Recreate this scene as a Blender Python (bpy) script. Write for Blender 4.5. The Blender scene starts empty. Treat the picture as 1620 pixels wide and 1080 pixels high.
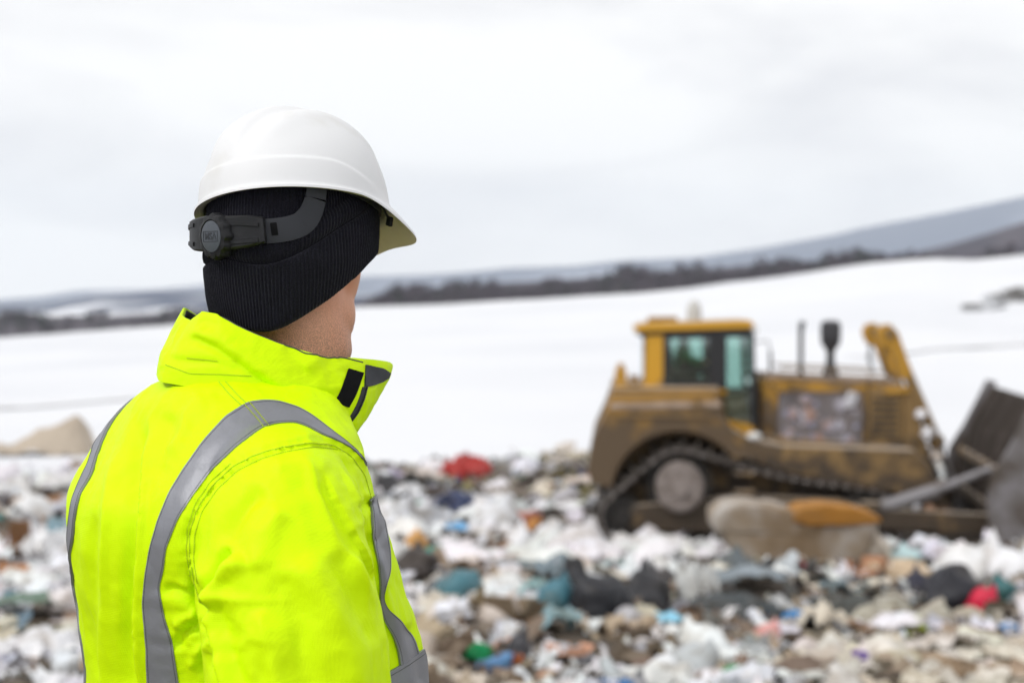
import bpy, bmesh, math, random
import numpy as np
from mathutils import Vector, Matrix, Euler
from mathutils.bvhtree import BVHTree
R = math.radians
scene = bpy.context.scene
COL = scene.collection
random.seed(4)

# ------------------------------------------------------------------ camera
H = 3.9                       # lens height above the ground the bulldozer stands on
FPX, HORIZON = 2250.0, 475.0  # 50 mm lens on 36 mm film, 1620 px wide
PITCH = math.atan((540 - HORIZON) / FPX)
cam_data = bpy.data.cameras.new('camera')
cam = bpy.data.objects.new('camera', cam_data)
COL.objects.link(cam)
cam.location = (0, 0, H)
cam.rotation_euler = (math.pi / 2 - PITCH, 0, 0)
cam_data.lens = 50
cam_data.sensor_width = 36
cam_data.clip_start = 0.05
cam_data.clip_end = 20000
cam_data.dof.use_dof = True
cam_data.dof.focus_distance = 1.78
cam_data.dof.aperture_fstop = 3.6
scene.camera = cam

def ray(u, v):
    """direction through photo pixel (u, v) in a 1620 x 1080 frame"""
    d = Vector(((u - 810) / FPX, 1.0, -(v - 540) / FPX))
    c, s = math.cos(PITCH), math.sin(PITCH)
    return Vector((d.x, d.y * c + d.z * s, -d.y * s + d.z * c))

def project(P):
    """(N,3) world points to photo pixels"""
    P = np.asarray(P, float) - np.array([0, 0, H])
    c, s = math.cos(PITCH), math.sin(PITCH)
    y = P[:, 1] * c - P[:, 2] * s
    z = P[:, 1] * s + P[:, 2] * c
    y = np.maximum(y, 0.05)
    return 810 + P[:, 0] / y * FPX, 540 - z / y * FPX

# ------------------------------------------------------------------ world, sun, exposure
SUN_EL, SUN_AZ = 46, 232      # behind the camera, to the left
world = bpy.data.worlds.new("World")
scene.world = world
world.use_nodes = True
nt = world.node_tree
nt.nodes.clear()
W = lambda t: nt.nodes.new(t)
sky = W('ShaderNodeTexSky'); sky.sky_type = 'NISHITA'; sky.sun_disc = False
sky.sun_elevation = R(SUN_EL); sky.sun_rotation = R(SUN_AZ)
bg1 = W('ShaderNodeBackground'); bg1.inputs['Strength'].default_value = 0.1
nt.links.new(sky.outputs[0], bg1.inputs[0])
tc = W('ShaderNodeTexCoord'); mp = W('ShaderNodeMapping')
mp.inputs['Scale'].default_value = (1.0, 1.0, 3.4)
mp.inputs['Rotation'].default_value = (0, R(9), 0)
nt.links.new(tc.outputs['Generated'], mp.inputs[0])
n1 = W('ShaderNodeTexNoise'); n1.inputs['Scale'].default_value = 3.1; n1.inputs['Detail'].default_value = 5
n1.inputs['Roughness'].default_value = 0.5; n1.inputs['Distortion'].default_value = 0.4
nt.links.new(mp.outputs[0], n1.inputs['Vector'])
cr = W('ShaderNodeValToRGB')
cr.color_ramp.elements[0].position = 0.30; cr.color_ramp.elements[0].color = (0.73, 0.727, 0.75, 1)
cr.color_ramp.elements[1].position = 0.57; cr.color_ramp.elements[1].color = (0.995, 0.985, 0.975, 1)
nt.links.new(n1.outputs[0], cr.inputs[0])
bg2 = W('ShaderNodeBackground'); bg2.inputs['Strength'].default_value = 1.02
nt.links.new(cr.outputs[0], bg2.inputs[0])
mx = W('ShaderNodeMixShader'); mx.inputs[0].default_value = 0.96   # closed cloud cover over the blue
nt.links.new(bg1.outputs[0], mx.inputs[1]); nt.links.new(bg2.outputs[0], mx.inputs[2])
wo = W('ShaderNodeOutputWorld'); nt.links.new(mx.outputs[0], wo.inputs[0])

sl = bpy.data.lights.new('sun', 'SUN'); sl.energy = 1.5; sl.angle = R(11); sl.color = (1.0, 0.975, 0.94)
sun = bpy.data.objects.new('sun', sl); COL.objects.link(sun)
az, el = R(SUN_AZ), R(SUN_EL)
sdir = Vector((math.sin(az) * math.cos(el), math.cos(az) * math.cos(el), math.sin(el)))
sun.rotation_euler = sdir.to_track_quat('Z', 'Y').to_euler()
sun.location = (0, 0, 60)

scene.view_settings.view_transform = 'Standard'
scene.view_settings.look = 'None'
scene.view_settings.gamma = 1
scene.view_settings.exposure = 0.12
scene.cycles.use_denoising = True
scene.cycles.max_bounces = 8
scene.cycles.transparent_max_bounces = 12
scene.cycles.volume_bounces = 2

# ------------------------------------------------------------------ helpers
def smooth(a, b, x):
    t = np.clip((np.asarray(x, float) - a) / (b - a), 0, 1)
    return t * t * (3 - 2 * t)

def noise3(P, seed=0):
    """value noise in [-1, 1] for (N,3) points"""
    P = np.asarray(P, float)
    i = np.floor(P).astype(np.int64); f = P - i
    f = f * f * f * (f * (f * 6 - 15) + 10)
    def hsh(x, y, z):
        n = (x * 374761393 + y * 668265263 + z * 2147483647 + seed * 1274126177) & 0xffffffff
        n = ((n ^ (n >> 13)) * 1274126177) & 0xffffffff
        n = ((n ^ (n >> 16)) * 2246822519) & 0xffffffff
        return ((n ^ (n >> 15)) & 0xffff) / 32767.5 - 1
    o = np.zeros(len(P))
    for dx in (0, 1):
        for dy in (0, 1):
            for dz in (0, 1):
                w = (f[:, 0] if dx else 1 - f[:, 0]) * (f[:, 1] if dy else 1 - f[:, 1]) * (f[:, 2] if dz else 1 - f[:, 2])
                o += w * hsh(i[:, 0] + dx, i[:, 1] + dy, i[:, 2] + dz)
    return o

def fbm(P, oct=4, seed=0, ridge=False):
    P = np.asarray(P, float); o = np.zeros(len(P)); a = 1.0; s = 0
    for k in range(oct):
        n = noise3(P * 2 ** k + 17.3 * k, seed + k)
        if ridge: n = 1 - 2 * np.abs(n)
        o += a * n; s += a; a *= 0.5
    return o / s

def mesh_from(name, V, F, mats=None, smooth_shade=True):
    me = bpy.data.meshes.new(name)
    me.from_pydata([tuple(v) for v in np.asarray(V, float).tolist()] if len(V) else [], [], [tuple(f) for f in F])
    me.update()
    if smooth_shade:
        me.polygons.foreach_set('use_smooth', [True] * len(me.polygons))
    for m in (mats or []): me.materials.append(m)
    return me

def link(name, me, parent=None, loc=None):
    o = bpy.data.objects.new(name, me); COL.objects.link(o)
    if parent is not None: o.parent = parent
    if loc is not None: o.location = loc
    return o

def tag(o, label=None, cat=None, group=None, kind=None):
    if label: o['label'] = label
    if cat: o['category'] = cat
    if group: o['group'] = group
    if kind: o['kind'] = kind
    return o

def empty(name, loc=(0, 0, 0), rz=0):
    o = bpy.data.objects.new(name, None); COL.objects.link(o)
    o.empty_display_size = 0.2
    o.location = loc; o.rotation_euler = (0, 0, rz)
    return o

class MB:
    def __init__(s): s.v = []; s.f = []
    def add(s, V, F, M=None):
        b = len(s.v)
        for p in V:
            p = Vector(p)
            s.v.append(tuple(M @ p) if M is not None else tuple(p))
        s.f += [tuple(i + b for i in f) for f in F]
        return s
    def box(s, c, d, rot=None):
        x, y, z = d[0] / 2, d[1] / 2, d[2] / 2
        V = [(-x, -y, -z), (x, -y, -z), (x, y, -z), (-x, y, -z), (-x, -y, z), (x, -y, z), (x, y, z), (-x, y, z)]
        F = [(0, 3, 2, 1), (4, 5, 6, 7), (0, 1, 5, 4), (1, 2, 6, 5), (2, 3, 7, 6), (3, 0, 4, 7)]
        M = Matrix.Translation(c)
        if rot is not None: M = M @ Euler(rot).to_matrix().to_4x4()
        return s.add(V, F, M)
    def bar(s, p0, p1, w, t=None):
        """rectangular bar from p0 to p1, w wide in y, t thick"""
        t = t or w
        p0, p1 = Vector(p0), Vector(p1); d = p1 - p0
        q = d.to_track_quat('X', 'Z').to_matrix().to_4x4()
        L = d.length / 2
        V = [(a * L, b * w / 2, c * t / 2) for a in (-1, 1) for b in (-1, 1) for c in (-1, 1)]
        F = [(0, 1, 3, 2), (4, 6, 7, 5), (0, 4, 5, 1), (2, 3, 7, 6), (0, 2, 6, 4), (1, 5, 7, 3)]
        return s.add(V, F, Matrix.Translation((p0 + p1) / 2) @ q)
    def cyl(s, p0, p1, r0, r1=None, n=24, cap=True):
        r1 = r0 if r1 is None else r1
        p0, p1 = Vector(p0), Vector(p1); q = (p1 - p0).to_track_quat('Z', 'Y')
        V = []
        for p, r in ((p0, r0), (p1, r1)):
            for k in range(n):
                a = 2 * math.pi * k / n
                V.append(p + q @ Vector((r * math.cos(a), r * math.sin(a), 0)))
        F = [(k, (k + 1) % n, n + (k + 1) % n, n + k) for k in range(n)]
        if cap: F += [tuple(range(n - 1, -1, -1)), tuple(range(n, 2 * n))]
        return s.add(V, F)
    def lathe(s, prof, c=(0, 0, 0), n=28, M=None):
        V = []; F = []
        for r, z in prof:
            for k in range(n):
                a = 2 * math.pi * k / n; V.append((r * math.cos(a) + c[0], r * math.sin(a) + c[1], z + c[2]))
        for j in range(len(prof) - 1):
            for k in range(n):
                F.append((j * n + k, j * n + (k + 1) % n, (j + 1) * n + (k + 1) % n, (j + 1) * n + k))
        F += [tuple(range(n - 1, -1, -1)), tuple(range((len(prof) - 1) * n, len(prof) * n))]
        return s.add(V, F, M)
    def prism(s, poly, y0, y1):
        """polygon in x,z extruded from y0 to y1"""
        n = len(poly)
        V = [(x, y0, z) for x, z in poly] + [(x, y1, z) for x, z in poly]
        F = [tuple(range(n)), tuple(range(2 * n - 1, n - 1, -1))] + [((k + 1) % n, k, n + k, n + (k + 1) % n) for k in range(n)]
        return s.add(V, F)
    def tube(s, pts, rad, n=10, cap=True):
        pts = [Vector(p) for p in pts]
        if not hasattr(rad, '__len__'): rad = [rad] * len(pts)
        V = []; up = None
        for i, p in enumerate(pts):
            d = (pts[min(i + 1, len(pts) - 1)] - pts[max(i - 1, 0)]).normalized()
            if up is None: up = Vector((0, 0, 1)) if abs(d.z) < 0.9 else Vector((1, 0, 0))
            x = d.cross(up).normalized(); up = x.cross(d).normalized()
            for k in range(n):
                a = 2 * math.pi * k / n
                V.append(p + (x * math.cos(a) + up * math.sin(a)) * rad[i])
        F = []
        for j in range(len(pts) - 1):
            for k in range(n):
                F.append((j * n + k, j * n + (k + 1) % n, (j + 1) * n + (k + 1) % n, (j + 1) * n + k))
        if cap: F += [tuple(range(n - 1, -1, -1)), tuple(range((len(pts) - 1) * n, len(pts) * n))]
        return s.add(V, F)
    def build(s, name, mat, parent=None, bevel=0, sm=False, label=None):
        me = mesh_from(name, s.v, s.f, [mat], sm)
        bm = bmesh.new(); bm.from_mesh(me)
        bmesh.ops.recalc_face_normals(bm, faces=bm.faces); bm.to_mesh(me); bm.free()
        o = link(name, me, parent)
        if bevel:
            m = o.modifiers.new('bevel', 'BEVEL'); m.width = bevel; m.segments = 2; m.limit_method = 'ANGLE'
        if sm:
            me.set_sharp_from_angle(angle=R(40))
        if label: o['label'] = label
        return o

def grid_faces(nu, nv, closed_u=False):
    """vertex index = j * nu + i"""
    F = []
    for j in range(nv - 1):
        for i in range(nu if closed_u else nu - 1):
            a = j * nu + i; b = j * nu + (i + 1) % nu
            F.append((a, b, b + nu, a + nu))
    return F

# ------------------------------------------------------------------ materials
def mat(name, color, rough=0.6, metal=0.0, spec=0.5, sheen=0.0):
    m = bpy.data.materials.new(name); m.use_nodes = True
    b = m.node_tree.nodes['Principled BSDF']
    b.inputs['Base Color'].default_value = (*color, 1)
    b.inputs['Roughness'].default_value = rough
    b.inputs['Metallic'].default_value = metal
    b.inputs['Specular IOR Level'].default_value = spec
    if sheen: b.inputs['Sheen Weight'].default_value = sheen
    return m

def nodes(m): return m.node_tree.nodes, m.node_tree.links, m.node_tree.nodes['Principled BSDF']

def noisy(m, c2, scale=5, lo=0.4, hi=0.6, detail=6, coord='Object', bump=0, bscale=40, bdist=0.01, c3=None, stretch=None):
    """mix the base colour with patches of c2 (and c3) by noise; optional bump"""
    N, L, b = nodes(m)
    tc = N.new('ShaderNodeTexCoord'); src = tc.outputs[coord]
    if stretch:
        mp = N.new('ShaderNodeMapping'); mp.inputs['Scale'].default_value = stretch; L.new(src, mp.inputs[0]); src = mp.outputs[0]
    base = tuple(b.inputs['Base Color'].default_value)
    prev = None
    for k, c in enumerate([c2] + ([c3] if c3 else [])):
        n = N.new('ShaderNodeTexNoise'); n.inputs['Scale'].default_value = scale * (1 if k == 0 else 2.3); n.inputs['Detail'].default_value = detail
        n.noise_dimensions = '4D'; n.inputs['W'].default_value = 3.7 * k + len(m.name)
        L.new(src, n.inputs['Vector'])
        r = N.new('ShaderNodeMapRange'); r.inputs['From Min'].default_value = lo; r.inputs['From Max'].default_value = hi
        L.new(n.outputs[0], r.inputs['Value'])
        mix = N.new('ShaderNodeMix'); mix.data_type = 'RGBA'
        L.new(r.outputs[0], mix.inputs['Factor'])
        if prev is None: mix.inputs['A'].default_value = base
        else: L.new(prev, mix.inputs['A'])
        mix.inputs['B'].default_value = (*c, 1)
        prev = mix.outputs['Result']
    L.new(prev, b.inputs['Base Color'])
    if bump:
        n = N.new('ShaderNodeTexNoise'); n.inputs['Scale'].default_value = bscale; n.inputs['Detail'].default_value = 4
        L.new(src, n.inputs['Vector'])
        bp = N.new('ShaderNodeBump'); bp.inputs['Strength'].default_value = bump; bp.inputs['Distance'].default_value = bdist
        L.new(n.outputs[0], bp.inputs['Height']); L.new(bp.outputs[0], b.inputs['Normal'])
    return m
# ------------------------------------------------------------------ ground, hills, far wood
def ridge_py(u):
    return np.interp(u, [-1200, -200, 0, 126, 261, 330, 567, 693, 860, 993, 1093, 1147, 1247, 1380, 1480, 1540, 1620, 1900, 2800],
                     [520, 533, 531, 523, 515, 509, 486, 482, 473, 465, 457, 448, 436, 418, 412, 415, 408, 396, 360])

def slope_z(y):
    return np.interp(y, [-60, 3.6, 9.5, 23, 60], [H - 1.575, H - 1.575, 1.28, 0.0, 0.0])

def land_z(x, y):
    """bare lie of the land under snow and waste"""
    x = np.asarray(x, float); y = np.asarray(y, float)
    r = np.hypot(x, y)
    u = 810 + np.clip(x / np.maximum(y, 1e-3), -1.4, 1.4) * FPX
    u = np.where(y <= 1, 810 + np.sign(x) * 1.4 * FPX, u)
    front = smooth(-0.4, 0.3, y / np.maximum(r, 1e-3))
    zr = (H - (ridge_py(u) - HORIZON) / FPX * 215) * front
    t = np.clip((r - 30) / (215 - 30), 0, 1)
    z = slope_z(y) * (1 - t) + zr * t ** 1.15
    P = np.stack([x, y, x * 0], 1)
    z = z + fbm(P / 22, 4, 5) * 0.35 * smooth(34, 60, r) * (1 - smooth(150, 260, r) * 0.5)
    z = z + fbm(P / 7, 3, 9) * 0.10 * smooth(30, 45, r)
    drop = smooth(218, 330, r)
    z = z * (1 - drop) + (-24) * drop
    far = smooth(1500, 5500, r)
    return z + far * -40

# the snow covered ground: one sheet out to the horizon
radii = np.concatenate([[0.0], np.linspace(2, 30, 15), np.geomspace(31, 215, 90)[0:], np.geomspace(219, 330, 14), np.geomspace(345, 9000, 30)])
az1 = np.concatenate([np.linspace(-180, -32, 50)[:-1], np.linspace(-32, 32, 260), np.linspace(32, 180, 50)[1:-1]])
A, RR = np.meshgrid(np.radians(az1), radii)
gx, gy = (RR * np.sin(A)).ravel(), (RR * np.cos(A)).ravel()
gz = land_z(gx, gy) - 0.55 * (1 - smooth(33, 37, np.hypot(gx, gy)))
m_snow = mat('snow', (0.73, 0.74, 0.765), 0.75, 0, 0.25)
noisy(m_snow, (0.66, 0.675, 0.71), 0.05, 0.45, 0.7, 7, bump=0.25, bscale=0.8, bdist=0.15)
ground = link('ground', mesh_from('ground', np.stack([gx, gy, gz], 1), grid_faces(len(az1), len(radii), True), [m_snow]))
tag(ground, 'snow covered field rising behind the landfill', 'snow field', kind='structure')

def mountain(name, dist, depth, u0, u1, us, ys, mt, rough, label, nx=300, ny=26, seed=1, base=-80):
    """a range of hills with a crest that follows a height table by bearing"""
    V = []; uu = np.linspace(u0, u1, nx)
    crest = H - (np.interp(uu, us, ys) - HORIZON) / FPX * dist
    for j in range(ny):
        t = j / (ny - 1)
        prof = math.sin(math.pi * min(1, t * 0.5 / 0.6 if t < 0.6 else 0.5 + (t - 0.6) / 0.8)) ** 0.9
        d = dist + depth * (t - 0.6)
        xs = (uu - 810) / FPX * d
        P = np.stack([xs / (rough * 9), np.full(nx, d / (rough * 9)), np.zeros(nx)], 1)
        zz = base + (crest - base) * prof + fbm(P, 5, seed) * rough * (0.25 + 0.75 * (1 - prof) * 4 * prof)
        V.append(np.stack([xs, np.full(nx, d), zz], 1))
    o = link(name, mesh_from(name, np.concatenate(V), grid_faces(nx, ny), [mt]))
    return tag(o, label, 'hills', kind='structure')

m_far = mat('far_forest', (0.10, 0.125, 0.19), 0.9, 0, 0.1)  # bluish base: some of the distance haze is put into the forest colour
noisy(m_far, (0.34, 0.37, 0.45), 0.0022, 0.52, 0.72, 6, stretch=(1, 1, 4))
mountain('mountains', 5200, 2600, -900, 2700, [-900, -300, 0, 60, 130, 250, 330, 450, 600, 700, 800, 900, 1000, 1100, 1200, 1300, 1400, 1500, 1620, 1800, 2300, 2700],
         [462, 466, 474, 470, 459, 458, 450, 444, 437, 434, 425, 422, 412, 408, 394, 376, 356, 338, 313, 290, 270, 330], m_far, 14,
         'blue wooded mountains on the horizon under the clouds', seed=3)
m_mid = mat('mid_hills', (0.035, 0.05, 0.10), 0.9, 0, 0.1)  # dark blue base carries distance haze as colour
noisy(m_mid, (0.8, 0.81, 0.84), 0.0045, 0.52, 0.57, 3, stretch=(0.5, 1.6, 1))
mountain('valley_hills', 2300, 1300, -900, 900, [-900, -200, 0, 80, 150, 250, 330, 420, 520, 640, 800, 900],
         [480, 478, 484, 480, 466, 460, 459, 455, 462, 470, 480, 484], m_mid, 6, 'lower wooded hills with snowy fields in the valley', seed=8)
m_wood = mat('wooded_slope', (0.045, 0.042, 0.06), 0.9, 0, 0.1)
noisy(m_wood, (0.11, 0.095, 0.11), 0.02, 0.4, 0.65, 6)
mountain('wooded_hillside', 1250, 500, 1180, 2800, [1180, 1380, 1440, 1500, 1560, 1620, 1800, 2200, 2800],
         [428, 412, 402, 388, 370, 352, 330, 310, 300], m_wood, 5, 'dark wooded hillside behind the snow ridge', seed=5, base=-30)

m_rut = mat('dirty_snow', (0.67, 0.67, 0.69), 0.8, 0, 0.2); noisy(m_rut, (0.72, 0.73, 0.755), 0.9, 0.42, 0.6, 6)
def rut(pts_, wid, label):
    V = []
    for k, (x, y) in enumerate(pts_):
        x2, y2 = pts_[min(k + 1, len(pts_) - 1)]; x1, y1 = pts_[max(k - 1, 0)]; L_ = math.hypot(x2 - x1, y2 - y1); nx_, ny_ = -(y2 - y1) / L_, (x2 - x1) / L_
        for t in np.linspace(-1, 1, 7):
            w_ = wid * (0.8 + 0.3 * math.sin(k * 1.7)); X_, Y_ = x + nx_ * w_ * t, y + ny_ * w_ * t
            V.append((X_, Y_, float(land_z(np.array([X_]), np.array([Y_]))[0]) + 0.05 - 0.03 * (1 - t * t)))
    o = link('path', mesh_from('path', V, grid_faces(7, len(pts_)), [m_rut])); return tag(o, label, 'vehicle track', kind='structure')
rut([(15 + 1.6 * k, 62 + 0.25 * k + 1.2 * math.sin(k * .35)) for k in range(24)], 1.0, 'faint grey vehicle track across the snow behind the bulldozer')
rut([(-25 + 1.4 * k, 52 + 0.8 * k + 0.8 * math.sin(k * .5)) for k in range(14)], 0.9, 'faint grey vehicle track across the snow on the left')
# far wood: bare trees and a few conifers in one band beyond the ridge
rng = np.random.RandomState(7)
V = []; F = []; mi = []
def add_tree(x, y, zb, h, conifer, w):
    b = len(V)
    r = 0.03 * h
    for zz, rr in ((0, r), (h * 0.92, r * 0.25)):
        for k in range(4):
            V.append((x + rr * math.cos(k * 1.571), y + rr * math.sin(k * 1.571), zb + zz))
    for k in range(4):
        F.append((b + k, b + (k + 1) % 4, b + 4 + (k + 1) % 4, b + 4 + k)); mi.append(0)
    n = 60 if conifer else 84
    for k in range(n):
        t = rng.rand()
        if conifer: zc = h * (0.12 + 0.88 * t); rad = w * 0.55 * (1 - t) + 0.15
        else: zc = h * (0.28 + 0.72 * t); rad = w * math.sin(math.pi * (0.2 + 0.72 * t)) ** 0.7
        a = rng.rand() * 6.283; q = rad * math.sqrt(rng.rand())
        c = np.array([x + q * math.cos(a), y + q * math.sin(a), zb + zc])
        s = h * (0.075 if conifer else 0.085)
        b = len(V)
        for kk in range(3): V.append(tuple(c + rng.uniform(-s, s, 3)))
        F.append((b, b + 1, b + 2)); mi.append(2 if conifer else 1)
for k in range(2600):
    u = rng.uniform(-500, 2300)
    top = np.interp(u, [-500, 0, 120, 330, 560, 600, 700, 800, 900, 1000, 1100, 1200, 1300, 1400, 1470, 1620, 2300],
                    [500, 499, 497, 493, 478, 466, 452, 447, 441, 431, 423, 415, 408, 402, 402, 396, 380])
    d = rng.uniform(400, 640) if u > 540 else rng.uniform(620, 900)
    ztop = H - (top - HORIZON) / FPX * d
    bump = 1 + 0.22 * math.sin(u / 31.) + 0.13 * math.sin(u / 11.3)
    ztop += 1.4 * math.sin(u / 53. + 1.3) + 1.2 * math.sin(u / 19.) + rng.uniform(-1, 2)
    h = rng.uniform(9.5, 14.5) * bump * (1 if u > 540 else 1.3)
    x = (u - 810) / FPX * d
    add_tree(x, d, ztop - h - rng.uniform(0, 6), h, rng.rand() < 0.16 + 0.2 * (math.sin(u / 47.) > 0.55), h * 0.27)
m_trunk = mat('bark', (0.10, 0.085, 0.08), 0.9)
m_twig = mat('bare_twigs', (0.075, 0.062, 0.078), 0.9)
m_needle = mat('conifer_needles', (0.035, 0.045, 0.04), 0.9)
me = mesh_from('far_wood', V, F, [m_trunk, m_twig, m_needle], False)
me.polygons.foreach_set('material_index', mi)
wood = link('far_wood', me)
tag(wood, 'band of bare winter trees with dark conifers beyond the snow ridge', 'woodland', kind='stuff')
# the slope the wood stands on
mountain('wooded_rise', 760, 480, -900, 2400, [-900, 0, 120, 330, 560, 600, 700, 800, 900, 1000, 1100, 1200, 1300, 1400, 1620, 2400],
         [505, 502, 500, 495, 480, 466, 453, 448, 442, 434, 427, 420, 412, 406, 400, 384], m_wood, 2.2, 'leafless brown wooded rise behind the snow ridge', seed=15, base=-26)

# landfill surface: lumpy dirt and compacted litter, with an uneven edge against the snow
def fill_edge(x):
    """distance at which waste gives way to snow, by x"""
    x = np.asarray(x, float)
    return 34.2 + 1.3 * np.sin(x * 0.7 + 1) + 0.8 * np.sin(x * 1.9) + 5 * smooth(6, 14, x) - 1.5 * smooth(-7, -11, x)
def lumps(x, y):
    P = np.stack([x, y, x * 0], 1)
    return fbm(P / 3.1, 4, 21) * (0.30 + 0.22 * smooth(26, 31, y)) + fbm(P / 0.8, 3, 31, True) * 0.07 + 0.06
def fill_z(x, y):
    x = np.atleast_1d(np.asarray(x, float)); y = np.atleast_1d(np.asarray(y, float))
    L = lumps(x, y)
    track = smooth(19.5, 22.0, y) * (1 - smooth(27, 30, y)) * smooth(-1, 1.2, x)      # ground rolled flat where the machine works
    L = L * (1 - 0.75 * track) - 0.02 * track
    L = L * (1 - 0.6 * (1 - smooth(5, 8, y)))
    mound = 0.12 * np.exp(-((x + 1.2) / 3.0) ** 2 - ((y - 31.5) / 2.6) ** 2) - 0.16 * smooth(27, 31, y) + 0.3 * np.exp(-((x + 12) / 4) ** 2 - ((y - 29) / 3.5) ** 2)
    z = slope_z(y) + L + mound - 0.14 * smooth(18.5, 20.5, y) * (1 - smooth(24, 28, y)) * smooth(-1, 1.2, x)
    e = fill_edge(x)
    z = z - 1.4 * smooth(-0.6, 1.6, y - e) - 1.2 * smooth(22, 24, np.abs(x)) - 1.0 * (1 - smooth(-4, -2, y))
    return z
fx = np.arange(-24.5, 24.6, 0.14); fy = np.arange(-4.5, 44, 0.14)
X, Y = np.meshgrid(fx, fy); X = X.ravel(); Y = Y.ravel()
m_dirt = mat('compacted_waste', (0.10, 0.08, 0.06), 0.9, 0, 0.2)
noisy(m_dirt, (0.24, 0.20, 0.16), 1.7, 0.5, 0.62, 8, bump=0.8, bscale=6, bdist=0.06, c3=(0.07, 0.06, 0.055))
landfill = link('landfill_ground', mesh_from('landfill_ground', np.stack([X, Y, fill_z(X, Y)], 1), grid_faces(len(fx), len(fy)), [m_dirt]))
tag(landfill, 'muddy uneven landfill surface strewn with waste', 'ground', kind='structure')

def ground_hit(u, v):
    """where the line of sight through photo pixel (u, v) meets the waste"""
    d = ray(u, v); t = 5.0
    while t < 45:
        p = Vector((0, 0, H)) + d * t
        if p.z <= fill_z(p.x, p.y)[0]: return p
        t += 0.08
    p = Vector((0, 0, H)) + d * 36
    return p

# tan dirt bank at the left edge of the waste and rocks sticking out of the snow
m_bank = mat('bare_earth', (0.46, 0.39, 0.31), 0.9); noisy(m_bank, (0.34, 0.28, 0.22), 1.2, 0.45, 0.7, 6, bump=0.6, bscale=5, bdist=0.05)
def earth_bank(name, c, length, width, height, rz, mt, seed, label, cat, kind, skew=0.0):
    nu, nv = 70, 34; V = []
    for j in range(nv):
        for i in range(nu):
            a = i / (nu - 1) * 2 - 1; b = j / (nv - 1) * 2 - 1
            h = height * ((a + 1) / 2) ** 1.4 * max(0, 1 - abs(b) ** 1.4) * (1 - max(0, (a - .55) / .45) ** 2)
            V.append((a * length / 2, b * width / 2, h))
    V = np.array(V); n = fbm(V / (0.35 * height + 0.2), 4, seed); V[:, 2] += n * height * 0.16 - 0.08; V[:, 1] += n * width * 0.05
    o = link(name, mesh_from(name, V, grid_faces(nu, nv), [mt]), None, c); o.rotation_euler.z = rz
    return tag(o, label, cat, kind=kind)
earth_bank('dirt_bank', (-12.1, 36.4, 0.15), 2.7, 1.3, 1.25, R(4), m_bank, 3, 'tan dirt bank against the snow left of the person', 'dirt bank', 'structure', 0.9)
m_rock = mat('dark_rock', (0.12, 0.115, 0.11), 0.85); noisy(m_rock, (0.55, 0.56, 0.58), 0.9, 0.42, 0.55)
# ------------------------------------------------------------------ bulldozer
def mud(name, col, mudcol=(0.17, 0.125, 0.085), z0=1.0, z1=3.2, amt=0.62, rough=0.6, scale=1.7, dust=(0.42, 0.35, 0.28)):
    """paint with real mud on it, caked thicker towards the tracks, and pale dust lying on upward faces"""
    m = mat(name, col, rough, 0, 0.35); N, L, b = nodes(m)
    tc = N.new('ShaderNodeTexCoord'); sp = N.new('ShaderNodeSeparateXYZ'); L.new(tc.outputs['Object'], sp.inputs[0])
    n = N.new('ShaderNodeTexNoise'); n.inputs['Scale'].default_value = scale; n.inputs['Detail'].default_value = 9; n.inputs['Roughness'].default_value = 0.65
    L.new(tc.outputs['Object'], n.inputs['Vector'])
    h = N.new('ShaderNodeMapRange'); h.inputs['From Min'].default_value = z0; h.inputs['From Max'].default_value = z1
    h.inputs['To Min'].default_value = amt; h.inputs['To Max'].default_value = -0.12
    L.new(sp.outputs['Z'], h.inputs['Value'])
    ad = N.new('ShaderNodeMath'); ad.operation = 'ADD'; L.new(n.outputs[0], ad.inputs[0]); L.new(h.outputs[0], ad.inputs[1])
    r = N.new('ShaderNodeMapRange'); r.inputs['From Min'].default_value = 0.55; r.inputs['From Max'].default_value = 0.72
    L.new(ad.outputs[0], r.inputs['Value'])
    mix = N.new('ShaderNodeMix'); mix.data_type = 'RGBA'; mix.inputs['A'].default_value = (*col, 1); mix.inputs['B'].default_value = (*mudcol, 1)
    L.new(r.outputs[0], mix.inputs['Factor'])
    ge = N.new('ShaderNodeNewGeometry'); s2 = N.new('ShaderNodeSeparateXYZ'); L.new(ge.outputs['Normal'], s2.inputs[0])
    u = N.new('ShaderNodeMapRange'); u.inputs['From Min'].default_value = 0.35; u.inputs['From Max'].default_value = 0.95; u.inputs['To Max'].default_value = 0.8
    L.new(s2.outputs['Z'], u.inputs['Value'])
    m2 = N.new('ShaderNodeMix'); m2.data_type = 'RGBA'; m2.inputs['B'].default_value = (*dust, 1)
    L.new(u.outputs[0], m2.inputs['Factor']); L.new(mix.outputs['Result'], m2.inputs['A']); L.new(m2.outputs['Result'], b.inputs['Base Color'])
    bp = N.new('ShaderNodeBump'); bp.inputs['Strength'].default_value = 0.5; bp.inputs['Distance'].default_value = 0.03
    L.new(ad.outputs[0], bp.inputs['Height']); L.new(bp.outputs[0], b.inputs['Normal'])
    return m
m_yel = mud('muddy_yellow_paint', (0.47, 0.25, 0.032), (0.12, 0.085, 0.055), z0=0.9, z1=3.5, amt=0.40)
m_yel2 = mud('cleaner_yellow_paint', (0.62, 0.33, 0.03), z0=0.9, z1=3.1, amt=0.28)
m_fend = mud('caked_yellow_paint', (0.35, 0.19, 0.04), (0.115, 0.078, 0.045), z0=1.0, z1=3.3, amt=0.45)
m_body = mud('dirty_brown_steel', (0.24, 0.15, 0.06), (0.065, 0.047, 0.032), z0=0.3, z1=2.9, amt=0.30, scale=2.6)
m_dark = mat('dark_greasy_steel', (0.028, 0.025, 0.023), 0.55, 0.3); noisy(m_dark, (0.10, 0.08, 0.06), 4, 0.5, 0.7)
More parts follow.
